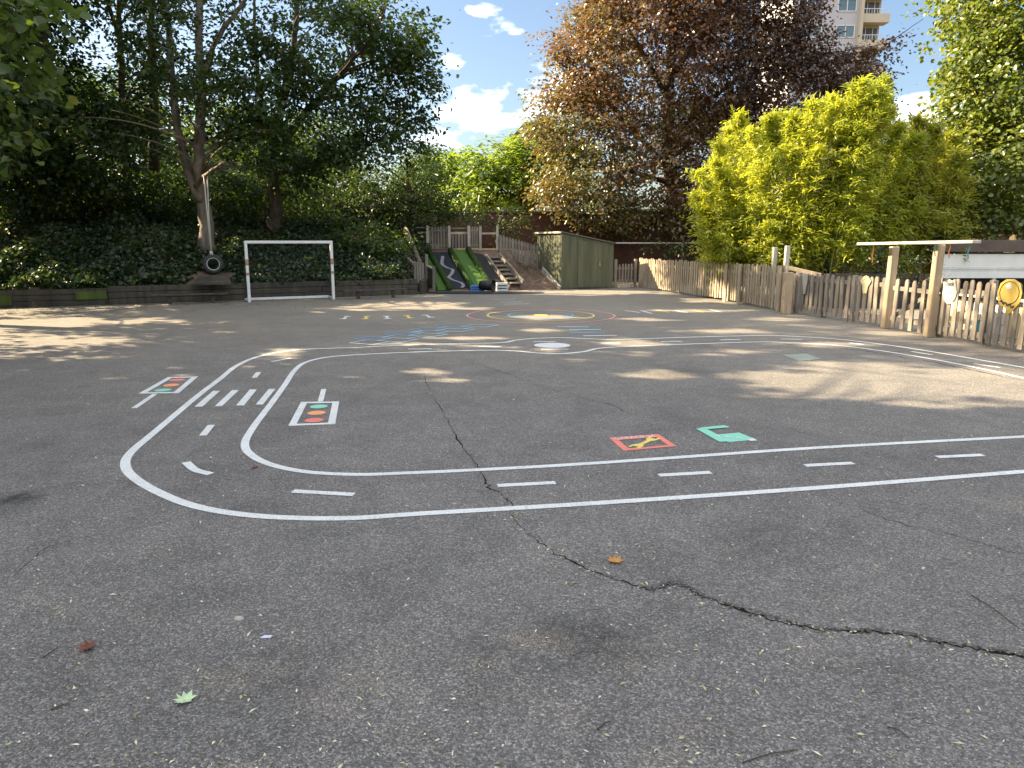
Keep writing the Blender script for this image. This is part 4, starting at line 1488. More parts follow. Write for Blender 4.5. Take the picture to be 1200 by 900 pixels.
# steps
st = thing('garden_steps', 'steep timber steps climbing the slope beside the bright slide', 'steps', S(597, 336))
la, lb = (569, 299.5), (597, 337.5)
ra, rb = (585, 299), (613, 331)
lp0, lp1, rp0, rp1 = S(*la, .10), S(*lb, .10), S(*ra, .10), S(*rb, .10)
MB().beam(lp0, lp1, .06, .17).build('stringer', M['grey_wood'], st, bevel=.006)
MB().beam(rp0, rp1, .06, .17).build('stringer', M['grey_wood'], st, bevel=.006)
for i in range(7):
    f = (i + .55) / 7
    a, b = lp0.lerp(lp1, f), rp0.lerp(rp1, f)
    z = (a.z + b.z) / 2
    a.z = b.z = z
    a.x += .04; b.x -= .04
    MB().beam(a + Vector((0, .1, 0)), b + Vector((0, .1, 0)), .24, .05).build('tread', M['grey_wood'], st, bevel=.006)
    MB().beam(a + Vector((0, .20, -.10)), b + Vector((0, .20, -.10)), .02, .14).build('riser', M['sleeper'], st)

# platform fence along the top
PY = 26.55
plat = thing('platform_fence', 'weathered timber fence along the platform above the slides', 'fence', W(500, 297, PY))


def pp(px, py): return W(px, py, PY)


def plat_pickets(x0, x1, yt, yb, n, mat):
    m = MB()
    for i in range(n):
        x = x0 + (x1 - x0) * (i + .5) / n
        a, b = pp(x, yb), pp(x, yt)
        w = (pp(x1, yt).x - pp(x0, yt).x) / n * .66
        m.prism([Vector((a.x - w / 2, PY, a.z)), Vector((a.x + w / 2, PY, a.z)), Vector((a.x + w / 2, PY, b.z - .03)), Vector((a.x, PY, b.z)), Vector((a.x - w / 2, PY, b.z - .03))], Vector((0, .022, 0)))
    m.build('picket_panel', mat, plat)


def plat_bar(x0, x1, y, h, mat='grey_wood', dy=.03):
    a, b = pp(x0, y), pp(x1, y)
    MB().box(((a.x + b.x) / 2, PY + dy, (a.z + b.z) / 2), (b.x - a.x, .05, h)).build('rail', M[mat], plat)


plat_pickets(502, 526, 265, 292, 7, M['grey_wood'])
plat_pickets(529, 547, 274, 291.5, 5, M['grey_wood'])
plat_pickets(550, 563, 265, 291.5, 5, M['grey_wood'])
plat_pickets(482, 500, 274, 290, 5, M['sleeper'])
for x0, x1, y, h in ((502, 526, 287.5, .07), (502, 526, 270, .07), (480, 501, 272.8, .07), (480, 500, 266.5, .05), (528, 548, 273, .08), (528, 548, 267.5, .05), (550, 563, 287.5, .07), (550, 563, 270, .07), (565, 581, 273.5, .07), (503, 526, 295, .13), (553, 563, 295, .14), (565, 584, 295.5, .14)):
    plat_bar(x0, x1, y, h, 'pale_wood' if y < 296 and h < .1 and y > 271 and y < 275 else 'grey_wood')
for x, yt, yb in ((501.5, 264.5, 295), (527, 264.5, 292.5), (549.5, 264.5, 292), (563.2, 265, 301), (583, 264.5, 298)):
    a, b = pp(x, yb), pp(x, yt)
    MB().box((a.x, PY - .03, (a.z + b.z) / 2), (.085, .085, b.z - a.z)).build('post', M['pale_wood'], plat, bevel=.006)

# picket fence going down beside the steps
m = MB()
sf = thing('picket_fence', 'grey picket fence sloping down from the platform behind the steps', 'fence', W(586, 296, 26.4))
n = 13
for i in range(n):
    f = (i + .5) / n
    px = 585 + 46 * f
    Y = 26.35 + .5 * f
    a, b = W(px, 297 + 16.5 * f, Y), W(px, 274.5 + 13 * f, Y)
    w = .088
    m.prism([Vector((a.x - w / 2, Y, a.z - .05)), Vector((a.x + w / 2, Y, a.z - .05)), Vector((a.x + w / 2, Y, b.z - .04)), Vector((a.x, Y, b.z)), Vector((a.x - w / 2, Y, b.z - .04))], Vector((0, .022, 0)))
m.build('picket_panel', M['grey_wood'], sf)
for y0, y1 in ((279, 292), (292, 308)):
    MB().beam(W(584, y0, 26.4), W(631.5, y1, 26.9), .04, .08).build('rail', M['grey_wood'], sf)
# timber handrail left of the slides
hr_ = thing('slide_handrail', 'rough log handrail slanting down to short posts beside the turf slide', 'handrail', S(500, 338))
MB().tube([W(475, 268, 25.9), W(484, 289, 25.3), W(492, 308, 24.6)], [.085, .09, .08], 9).build('log_rail', M['bark_pale'], hr_, True)
MB().beam(W(465, 292, 24.6), W(484, 309, 23.6), .07, .09).build('lower_rail', M['grey_wood'], hr_)
for px, y0, y1, Y in ((500, 298, 341, 23.9), (508.5, 312, 342, 23.5)):
    MB().beam(W(px, y1, Y), W(px, y0, Y), .09, .09, up=(0, 1, 0)).build('post', M['grey_wood'], hr_, bevel=.006)
MB().prism([W(501, 312, 23.85), W(508, 316, 23.55), W(508, 338, 23.55), W(501, 338, 23.85)], Vector((.0, .03, 0))).build('side_panel', M['sleeper'], hr_)
MB().beam(W(500.5, 311.5, 23.82), W(509, 315.5, 23.5), .07, .05).build('cap_rail', M['pale_wood'], hr_)
m = MB()
for i in range(4):
    px = 486.5 + i * 3.1
    a, b = W(px, 331, 23.75), W(px, 306 + i * .6, 23.75)
    m.box(((a.x + b.x) / 2, 23.75, (a.z + b.z) / 2), (.07, .022, b.z - a.z))
m.build('picket_panel', M['picket_wood_brown'], hr_)

# things at the foot of the slides
c = W(571, 338.8, 23.55)
r_ = .20
c.z = r_ + .02
axb = Vector((.93, -.36, .05)).normalized()
bk = thing('plastic_bucket', 'black plastic bucket lying on its side at the slide foot', 'bucket', c)
MB().lathe(c, [(0, -.24), (.145, -.24), (.19, .20), (.178, .20), (.135, -.22), (0, -.22)], axb, 24).build('bucket_body', M['black_plastic'], bk, True)
MB().lathe(c, [(.19, .185), (.208, .19), (.208, .215), (.178, .215), (.178, .19)], axb, 24).build('rim', M['black_plastic'], bk, True)


def crate(name, label, cx, cy, Y, size, mat, rz):
    c = W(cx, cy, Y)
    c.z = .017
    root = thing(name, label, 'crate', c)
    w, d, h = size
    Mr = Matrix.Rotation(rz, 3, 'Z')
    for nm, o, s in (('side_panel', (0, -d / 2, h / 2), (w, .02, h)), ('side_panel', (0, d / 2, h / 2), (w, .02, h)), ('end_panel', (-w / 2, 0, h / 2), (.02, d - .022, h)), ('end_panel', (w / 2, 0, h / 2), (.02, d - .022, h)), ('bottom', (0, 0, .012), (w - .03, d - .03, .02))):
        MB().box(c + Mr @ Vector(o), s, rz).build(nm, M[mat], root, bevel=.004)
    for z in (.35, .68):
        MB().box(c + Mr @ Vector((0, -d / 2 - .013, h * z)), (w * .86, .008, h * .12), rz).build('side_slot', M['net'], root)
    return root


crate('plastic_crate', 'small blue plastic crate beside the black bucket', 559.5, 340, 23.75, (.42, .26, .20), 'blue_plastic', -.1)
crate('plastic_crate', 'white slatted plastic crate behind the black bucket', 588, 340, 23.85, (.34, .26, .27), 'white_plastic', .15)
for i, (px, py, k, lab) in enumerate(((604, 337.5, .16, 'rough pale log lying at the foot of the steps'), (619, 337, .12, 'short rough log nearer the green shed'))):
    g = G(px, py)
    tag(MB().tube([g + Vector((-k * 1.3, 0, k * .55)), g + Vector((0, .03, k * .6)), g + Vector((k * 1.4, .05, k * .5))], [k * .5, k * .58, k * .45], 9).build('log', M['bark_pale'], smooth=True), lab, 'log')

# ------------------------------------------------------------------ boundary wall and timber fence behind
bw = MB()
bw.box((4, 31.0, 1.37), (84, .34, 2.74))
wr = thing('brick_wall', 'long dark brick boundary wall under the trees behind the shed', 'wall', (4, 31.0, 0))
bw.build('brickwork', M['brick'], wr)
MB().box((4, 31.0, 2.79), (84, .42, .09)).build('coping', M['brick'], wr)
MB().beam(Vector((3.6, 30.0, 1.55)), Vector((7.6, 29.6, 1.55)), .05, .05).build('pipe', M['steel'], wr)
tf = thing('post_rail_fence', 'old timber post and rail fence half hidden behind the ivy bank', 'fence', W(395, 255, 27))
for y0, y1 in ((236, 244), (254, 262)): MB().beam(W(385, y0, 27.2), W(470, y1, 26.9), .05, .11).build('rail', M['grey_wood'], tf)
for px, yt in ((390, 232), (434, 236), (470, 240)):
    b = W(px, yt, 27.1)
    MB().beam(Vector((b.x, 27.15, height(b.x, 27.15) - .1)), Vector((b.x, 27.15, b.z)), .11, .11, up=(0, 1, 0)).build('post', M['grey_wood'], tf)
m = MB()
for i in range(22):
    b = W(392 + i * 3.6, 240 + i * .35, 27.3)
    z0 = height(b.x, 27.3)
    m.box((b.x, 27.3, (b.z + z0) / 2), (.10, .02, b.z - z0))
m.build('board_panel', M['sleeper'], tf)

# ------------------------------------------------------------------ distant buildings
TD = 92.0
tx1 = W(1042, 4, TD).x
tx0 = tx1 - 11.2
tw = thing('tower_block', 'tall pale tower block with cream balconies rising behind the copper beech', 'building', (tx0, TD, 0))
FLH = 2.86
NF = 15
xb = tx1 - 3.35
MB().box(((tx0 + xb) / 2, TD + 6, NF * FLH / 2), (xb - tx0, 12, NF * FLH)).build('wall', M['tower_grey'], tw)
MB().box(((xb + tx1 - .35) / 2, TD + 7.2, NF * FLH / 2), (tx1 - .35 - xb, 12, NF * FLH)).build('balcony_bay', M['tower_cream'], tw)
MB().box(((tx0 + tx1) / 2, TD + 6, NF * FLH + .3), (11.6, 13, .6)).build('roof', M['tower_grey'], tw)
MB().box((xb + .08, TD - .1, NF * FLH / 2), (.34, 1.0, NF * FLH)).build('pilaster', M['tower_cream'], tw)


def part_window(x0, x1, z0, z1, y, parent, n):
    f = MB()
    f.box(((x0 + x1) / 2, y, z0), (x1 - x0, .12, .09)); f.box(((x0 + x1) / 2, y, z1), (x1 - x0, .12, .09))
    for i in range(n + 1):
        x = x0 + (x1 - x0) * i / n
        f.box((x, y - .01, (z0 + z1) / 2), (.09, .12, z1 - z0))
    w = f.build('window', M['white_board'], parent)
    MB().box(((x0 + x1) / 2, y + .035, (z0 + z1) / 2), (x1 - x0 - .02, .04, z1 - z0 - .02)).build('pane', M['glass'], w)


zoff = W(1000, 27, TD).z % FLH
for k in range(5, NF):
    z = k * FLH + (zoff - FLH * .5)
    part_window(xb - 2.6, xb - .5, z - .15, z + 1.15, TD - .02, tw, 2)
    part_window(xb - 7.2, xb - 4.4, z - .15, z + 1.15, TD - .02, tw, 3)
    b = MB()
    zz = z - .62
    b.box(((xb + tx1) / 2 + .05, TD + .35, zz - .35), (tx1 - xb, 1.5, .95))
    bo = b.build('balcony', M['tower_cream'], tw)
    rl = MB()
    for i in range(10): rl.box((xb + .3 + i * .32, TD - .36, zz + .38), (.03, .03, .52))
    rl.box(((xb + tx1) / 2 + .05, TD - .36, zz + .66), (tx1 - xb - .1, .05, .06))
    rl.build('railing', M['white_metal'], bo)
    MB().box(((xb + tx1 - .4) / 2, TD + 1.17, zz + 1.05), (tx1 - xb - .8, .05, 1.45)).build('glazed_door', M['dark_glass'], tw)
    for i in (1, 2): MB().box((xb + .5 + i * .85, TD + 1.12, zz + 1.05), (.08, .06, 1.45)).build('door_mullion', M['white_board'], tw)
fb0, fb1 = W(598, 165, 105), W(652, 165, 105)
ht = W(620, 147, 105).z
fb = thing('distant_flats', 'cream gable end of distant flats above the lime green tree', 'building', (fb0.x, 105, 0))
MB().prism([(fb0.x + .3, 105, 0), (fb1.x, 105, 0), (fb1.x, 105, ht), (fb0.x + 2.2, 105, ht), (fb0.x + .3, 105, ht - 2.1)], Vector((0, 9, 0))).build('wall', M['tower_cream'], fb)
MB().prism([(fb0.x, 104.8, ht - 2.2), (fb0.x + 2.1, 104.8, ht + .12), (fb1.x, 104.8, ht + .12), (fb1.x, 104.8, ht + .42), (fb0.x + 1.95, 104.8, ht + .42), (fb0.x - .2, 104.8, ht - 2.0)], Vector((0, 9.4, 0))).build('roof', M['dark_roof'], fb)
for i in range(3): part_window(fb0.x + 2.4 + i * 1.7, fb0.x + 3.7 + i * 1.7, ht - 1.7, ht - .5, 104.95, fb, 2)
mp = W(498.5, 170, 60)
tag(MB().tube([(mp.x, 60, 0), (mp.x, 60, W(498.5, 139, 60).z)], [.07, .03], 8).build('radio_mast', M['grey_wood']), 'thin distant mast standing against the pale cloud', 'mast')

# ------------------------------------------------------------------ ivy bank
rng = np.random.default_rng(21)
N = 52000
bx = -21 + 18.2 * rng.random(N * 2)
byw = np.array([wall_y(x) for x in bx])
by = byw + .06 + 6.2 * rng.random(N * 2) ** 1.25
keep = (bx < -3.0) & ~((np.abs(bx + 8.35) < .5) & (by < byw + .9))
bx, by = bx[keep][:N], by[keep][:N]
N = len(bx)
bz = np.array([height(x, y) for x, y in zip(bx, by)])
mound = .16 + .14 * np.sin(bx * 2.3 + by) * np.sin(by * 1.9 - bx * .7) + .08 * np.sin(bx * 5.1)
pos = np.stack([bx, by, bz + mound.clip(.02) * rng.random(N) ** .7], 1)
# a fringe hanging over the wall edge
nr = unit(rng, N) * .75 + np.array([0, -.45, .8])
nr /= np.linalg.norm(nr, axis=1, keepdims=True)
ax = unit(rng, N) + np.array([0, -.5, -.3])
val = (.5 + .28 * np.sin(bx * 1.1 + 1) * np.sin(by * 1.4 + bx * .4) + .25 * rng.normal(size=N)).clip(0, 1)
s = .7 + .6 * rng.random(N)
tag(leaf_object('ivy_cover', pos, nr, ax, .105 * s, .10 * s, val, M['leaf_ivy'], hexa=True), kind='stuff')


def V(*a): return Vector(a)


def ground_at(px, Y):
    p = W(px, 300, Y)
    return V(p.x, Y, max(0, height(p.x, Y)) - .1)


# ------------------------------------------------------------------ trees on the bank
for px, py, r in ((255, 272, .3), (266, 284, .32), (278, 296, .36), (291, 306, .38), (304, 316, .36), (318, 326, .32), (446, 312, .35), (462, 322, .4), (425, 300, .22), (360, 300, .18), (150, 322, .25), (480, 300, .3)):
    SHAFTS.append((on_bank(px, py, .25), r))
T = tree
b = ground_at(243, 22.3)
T('ash_tree', 'tall forked tree on the ivy bank that carries the tyre swing', 'tree', 101,
  [([b, W(240, 255, 22.3), W(235, 219, 22.2), W(233, 180, 22.0), W(236, 127, 21.8), W(233, 42, 21.7), W(236, -50, 21.7), W(240, -140, 21.8)], .235, .05),
   ([W(236, 236, 22.2), W(222, 205, 22.2), W(209, 150, 22.2), W(201, 84, 22.3), W(196, 20, 22.4), W(190, -60, 22.6), W(182, -140, 22.8)], .15, .05),
   ([W(235, 105, 21.8), W(250, 55, 21.6), W(290, -5, 21.3), W(330, -60, 21)], .09, .03),
   ([W(229, 218, 22.1), W(238, 207, 21.2), W(243, 204, 20.3), W(262, 190, 19.6)], .07, .03)],
  [lobe(235, 60, 75, 70, 21.5, 2.4), lobe(180, 20, 45, 60, 22, 2.2, .7), lobe(275, 120, 60, 45, 21, 2.0), lobe(200, -60, 110, 70, 22, 3.2, .30), lobe(290, -90, 80, 60, 21.5, 2.6, .15),
   lobe(160, 140, 45, 40, 21, 1.6), lobe(300, 180, 50, 26, 21, 1.4), lobe(240, 160, 60, 26, 21.5, 1.5), lobe(190, -180, 90, 70, 22, 3.0, .22)],
  14, 17, .34, .16, .09, M['leaf_dark'], M['bark_pale'], limbs=80, droop=.35, limb_r=.032)
b = ground_at(322, 24.5)
T('sycamore_tree', 'broad dark green tree behind the football goal, crown against the sky', 'tree', 102,
  [([b, W(322, 235, 24.5), W(318, 190, 24.5), W(328, 130, 24.4), W(345, 60, 24.3), W(350, -40, 24.2)], .26, .06),
   ([W(320, 180, 24.5), W(345, 150, 24.2), W(385, 100, 24), W(430, 50, 23.8), W(455, 0, 23.7)], .13, .03),
   ([W(319, 205, 24.5), W(360, 195, 24), W(410, 175, 23.6), W(460, 160, 23.4)], .09, .025),
   ([W(320, 170, 24.5), W(305, 110, 24.6), W(298, 40, 24.8), W(300, -30, 25)], .10, .03)],
  [lobe(400, 70, 85, 72, 24, 2.8), lobe(458, 96, 50, 50, 23.6, 2.0), lobe(452, 35, 50, 50, 23.8, 2.2), lobe(372, 150, 80, 45, 23.6, 2.2), lobe(350, 20, 80, 70, 24.2, 2.8, .6),
   lobe(410, -50, 90, 70, 24.2, 3.0, .5), lobe(318, 100, 65, 60, 24.5, 2.4, .55), lobe(476, 150, 33, 26, 23.4, 1.2), lobe(440, 175, 55, 24, 23.4, 1.4), lobe(490, 105, 20, 30, 23.6, 1.0), lobe(330, -120, 90, 70, 24.5, 2.8, .15), lobe(330, 205, 50, 22, 24, 1.2)],
  21, 17, .35, .16, .10, M['leaf_dark'], M['bark'], limbs=90, droop=.3)
b = ground_at(150, 26)
T('ash_tree', 'slender bare stemmed tree against the glow at the upper edge of the bank', 'tree', 103,
  [([b, W(150, 230, 26), W(147, 160, 26), W(143, 101, 26), W(141, 42, 26), W(137, -20, 26), W(140, -90, 26)], .19, .05),
   ([W(141, 42, 26), W(128, 8, 25.8), W(118, -50, 25.6)], .09, .03), ([W(180, 200, 26.5), W(179, 85, 26.5), W(176, 20, 26.4), W(170, -80, 26.2)], .19, .06)],
  [lobe(150, -60, 90, 55, 25.5, 2.6), lobe(165, 110, 50, 40, 25.5, 1.6), lobe(90, 140, 55, 45, 25, 1.8), lobe(110, -150, 110, 80, 25.5, 3.0), lobe(190, 30, 40, 60, 26, 1.6)],
  13, 17, .36, .16, .09, M['leaf_dark'], M['bark'], limbs=60)
b = ground_at(52, 23)
T('sycamore_tree', 'dense dark tree on the bank above the mossy boards', 'tree', 104,
  [([b, W(55, 230, 23), W(60, 160, 23), W(56, 90, 23), W(50, 10, 23), W(45, -80, 23)], .22, .06)],
  [lobe(28, 70, 52, 55, 22.5, 2.4, .7), lobe(75, 150, 75, 45, 22, 2.0), lobe(15, 180, 65, 45, 22, 1.8), lobe(20, -20, 70, 60, 23, 2.6), lobe(40, -120, 110, 80, 23, 3.2), lobe(-60, 40, 90, 110, 23, 3.2), lobe(120, 128, 60, 40, 23.5, 1.8), lobe(110, 195, 60, 30, 22.5, 1.4), lobe(30, 225, 50, 26, 22, 1.2), lobe(-40, -100, 100, 90, 23, 3.2), lobe(50, -230, 130, 75, 23, 3.4, .9), lobe(-70, -240, 110, 80, 23.5, 3.4)],
  25, 17, .36, .16, .10, M['leaf_dark'], M['bark'], limbs=70)
# the near tree whose branches reach into the frame, and its row beyond the frame that shades the playground
T('maple_tree', 'near tree with large hanging leaves reaching in beside the mossy wall', 'tree', 105,
  [([V(-10.2, 10.6, -.1), V(-10.1, 10.6, 2.2), V(-9.9, 10.5, 4.6), V(-9.7, 10.4, 7.5), V(-9.6, 10.2, 10)], .24, .06),
   ([V(-9.95, 10.5, 3.9), V(-8.8, 10.3, 4.6), V(-7.6, 10.1, 4.8), V(-6.9, 10, 4.4)], .09, .02)],
  [lobe(2, 30, 42, 40, 10, .8), lobe(-5, 95, 32, 45, 10, .7), lobe(5, 165, 26, 26, 10.2, .5), lobe(36, 5, 32, 16, 10, .5),
   (V(-9.9, 10.6, 6.5), 2.6, 2.6, 2.4), (V(-10.6, 11.5, 9.0), 2.9, 2.8, 2.2), (V(-8.6, 9.6, 7.6), 1.8, 1.8, 1.6), (V(-10.8, 8.6, 6.0), 2.2, 2.2, 2.0)],
  20, 13, .34, .15, .12, M['leaf_mid'], M['bark'], limbs=60, hexa=True)
for i, (x, y, h, r, lab) in enumerate(((-14, 15.0, 14, 4.0, 'tall bank tree standing outside the frame beyond the mossy boards'), (-14.5, 7.0, 13.5, 4.2, 'tall tree shading the near asphalt from outside the frame'),
                                       (-18, 21.5, 15.5, 4.4, 'tall tree on the bank top outside the frame'), (-14, -1.0, 13.5, 4.2, 'tall tree beside the place where the photographer stands'),
                                       (-20, 8.0, 15, 4.4, 'tall tree in the second row outside the frame'), (-19.5, .0, 14.5, 4.4, 'tall tree in the second row beyond the photographer'))):
    zb = max(0, height(x, y)) - .1
    T('shade_tree', lab, 'tree', 120 + i, [([V(x, y, zb), V(x + .1, y, h * .3), V(x - .1, y + .1, h * .6), V(x, y, h)], .24, .05)],
      [(V(x, y, h * .72), r, r, h * .28), (V(x + r * .5, y - r * .5, h * .55), r * .65, r * .65, h * .24), (V(x + r * .1, y + r * .7, h * .55), r * .65, r * .65, h * .24), (V(x + r * .5, y + r * .2, h * .36), r * .55, r * .7, h * .15), (V(x + r * .4, y - r * .9, h * .40), r * .55, r * .6, h * .18), (V(x, y + r * .6, h * .82), r * .6, r * .6, h * .17)],
      15, 14, .45, .20, .14, M['leaf_dark'], M['bark'], limbs=30)
# shrubs filling the shade under the trees
shr = [(95, 205, 60, 30, 26, 'tall dark shrub high on the bank between the dense tree and the bare stems'), (230, 225, 60, 40, 26.5, 'tall dark shrub at the wall behind the forked swing tree'), (300, 215, 50, 30, 27, 'dark shrub at the wall between swing tree and broad tree'), (390, 225, 50, 30, 28, 'dark shrub at the wall behind the post and rail fence'), (60, 235, 55, 38, 24.2, 'dark shrub under the dense tree at the top of the ivy bank'), (130, 225, 50, 42, 24.6, 'dark shrub between the dense tree and the slender stems'), (5, 240, 45, 40, 23, 'dark shrub where the bank meets the frame edge'),
       (195, 235, 40, 36, 24.8, 'dark shrub just behind the forked swing tree'), (280, 240, 34, 34, 25, 'leafy shrub behind the sunlit ivy next to the goal'), (365, 262, 48, 26, 25.5, 'low shrub under the broad tree behind the goal'), (435, 285, 40, 26, 24.3, 'loose sunlit shrub on the bank below the timber fence')]
for i, (px, py, rx, ry, Y, lab) in enumerate(shr):
    b = ground_at(px, Y)
    T('dark_shrub', lab, 'shrub', 140 + i, [([b, W(px, py + ry * .4, Y), W(px + 3, py - ry * .4, Y)], .06, .02), ([b + V(.05, 0, 0), W(px - rx * .4, py, Y)], .04, .01), ([b - V(.05, 0, 0), W(px + rx * .4, py, Y)], .04, .01)],
      [lobe(px, py, rx, ry, Y, 1.0), lobe(px - rx * .5, py + ry * .3, rx * .6, ry * .7, Y - .3, .8), lobe(px + rx * .5, py + ry * .3, rx * .6, ry * .7, Y - .3, .8)],
      22, 15, .32, .13, .085, M['leaf_dark'] if i < 10 else M['leaf_mid'], M['bark'], limbs=16)
b = ground_at(480, 27.6)
T('holm_oak', 'dark rounded evergreen tree right behind the slide platform', 'tree', 150,
  [([b, W(480, 250, 27.6), W(478, 215, 27.6), W(476, 185, 27.6)], .13, .04)],
  [lobe(470, 215, 50, 38, 27.4, 1.8), lobe(508, 215, 24, 44, 27.4, 1.3), lobe(440, 232, 40, 34, 27, 1.4), lobe(492, 248, 44, 24, 27.2, 1.3), lobe(530, 240, 18, 16, 27.6, .8)],
  26, 17, .30, .12, .065, M['leaf_dark'], M['bark'], limbs=30)
b = ground_at(585, 29.2)
T('dark_shrub', 'dark arching shrub behind the sloping picket fence', 'shrub', 151, [([b, W(585, 262, 29.2), W(585, 250, 29.2)], .06, .02)],
  [lobe(580, 252, 34, 20, 29, 1.0), lobe(612, 262, 26, 16, 29, .9), lobe(550, 250, 20, 16, 29, .8)], 9, 15, .30, .16, .06, M['leaf_dark'], M['bark'], limbs=14)
# lime green tree of heaven beyond the wall
T('tree_of_heaven', 'bright lime green feathery tree beyond the wall, below the distant flats', 'tree', 152,
  [([V(.5, 37, 0), W(612, 250, 37), W(608, 210, 37), W(600, 180, 37)], .13, .04), ([W(610, 240, 37), W(580, 215, 37), W(560, 200, 37)], .06, .02), ([W(610, 235, 37), W(645, 205, 37), W(655, 180, 37)], .06, .02)],
  [lobe(600, 206, 62, 36, 36.5, 2.2), lobe(560, 205, 40, 26, 36, 1.8), lobe(645, 190, 42, 40, 37, 2.0), lobe(590, 225, 55, 22, 35.5, 1.6), lobe(615, 178, 28, 18, 36.8, 1.2)],
  11, 22, .55, .36, .12, M['leaf_lime'], M['bark'], limbs=30, flat=.35, droop=.5, out=1.3, upn=1.3)
# copper beech
bx0 = W(788, 280, 33.5)


def beech_tone(p):
    # the low, sun-facing side of this beech has greener leaves, the rest is purple and bronze
    u = p[:, 0] / p[:, 1]
    g = .66 - (u - .10) * 2.6 + .12 * np.sin(p[:, 2] * 1.1 + p[:, 0])
    g = g + .34 * ((7.5 - p[:, 2]) / 5).clip(-.4, 1)
    return g.clip(0, 1)


T('copper_beech', 'huge copper beech with bronze and purple leaves towering over the shed', 'tree', 160,
  [([V(bx0.x, 33.5, 0), W(788, 240, 33.5), W(785, 190, 33.4), W(784, 120, 33.3), W(788, 40, 33.3), W(790, -60, 33.3), W(800, -150, 33.3)], .42, .07),
   ([W(786, 200, 33.4), W(740, 150, 32.5), W(690, 100, 31.5), W(650, 70, 31)], .14, .03), ([W(785, 170, 33.4), W(840, 110, 33), W(910, 70, 33), W(990, 60, 33.2)], .15, .03),
   ([W(786, 215, 33.4), W(735, 200, 32), W(690, 195, 31), W(655, 200, 30.5)], .12, .02), ([W(785, 120, 33.3), W(740, 40, 32.6), W(700, -20, 32)], .13, .03), ([W(787, 90, 33.3), W(840, 10, 33), W(870, -60, 33)], .13, .03), ([W(985, 75, 33.1), W(1020, 66, 33), W(1050, 44, 33), W(1082, 22, 33)], .035, .01)],
  [lobe(780, 70, 115, 95, 32.5, 4.0), lobe(700, 190, 62, 62, 31, 2.8), lobe(670, 150, 45, 45, 31, 2.0), lobe(850, 70, 90, 80, 33, 3.6), lobe(930, 120, 70, 50, 33, 2.8), lobe(698, 78, 50, 48, 31.5, 2.4),
   lobe(790, 205, 95, 60, 31.5, 3.0), lobe(862, -10, 90, 70, 33, 3.4), lobe(772, -30, 82, 70, 32.5, 3.2), lobe(985, 90, 42, 26, 33, 1.6), lobe(650, 110, 26, 16, 31, 1.0), lobe(656, 62, 22, 14, 31.2, 1.0, .8),
   lobe(835, 190, 60, 70, 32, 2.6), lobe(700, 248, 60, 20, 30.6, 1.5), lobe(708, 22, 32, 30, 31.6, 1.8), lobe(930, 62, 40, 30, 33, 2.0), lobe(1020, 66, 26, 10, 33, .8, .8), lobe(1000, 98, 42, 22, 33, 1.0, .8), lobe(1022, 118, 24, 12, 33, .7, .7), lobe(1052, 48, 16, 5, 33, .4, .5), lobe(760, 262, 60, 18, 30.6, 1.2), lobe(830, 250, 60, 36, 31.5, 2.0), lobe(655, 220, 30, 28, 30.4, 1.2), lobe(640, 150, 20, 12, 30.8, .8), lobe(830, -120, 110, 70, 33, 3.2)],
  21, 17, .46, .17, .10, M['leaf_beech'], M['bark_grey'], limbs=120, grad=beech_tone, droop=.15, out=.9, vspread=.35, flat=.42, twigs=160)
# dark understorey between beech and pale fence, and behind the bamboo
for i, (px, py, rx, ry, Y, lab) in enumerate(((800, 285, 50, 24, 28.6, 'dark shrub at the brick wall between shed and bamboo'), (860, 270, 60, 40, 27.0, 'dark shrub close behind the bamboo at the wall'))):
    b = W(px, 300, Y); b.z = -.05
    T('dark_shrub', lab, 'shrub', 170 + i, [([b, W(px, py, Y), W(px + 3, py - ry * .4, Y)], .06, .02)], [lobe(px, py, rx, ry, Y, 1.1), lobe(px + rx * .4, py + 4, rx * .6, ry * .7, Y, .8)], 6, 14, .3, .12, .07, M['leaf_dark'], M['bark'], limbs=14)

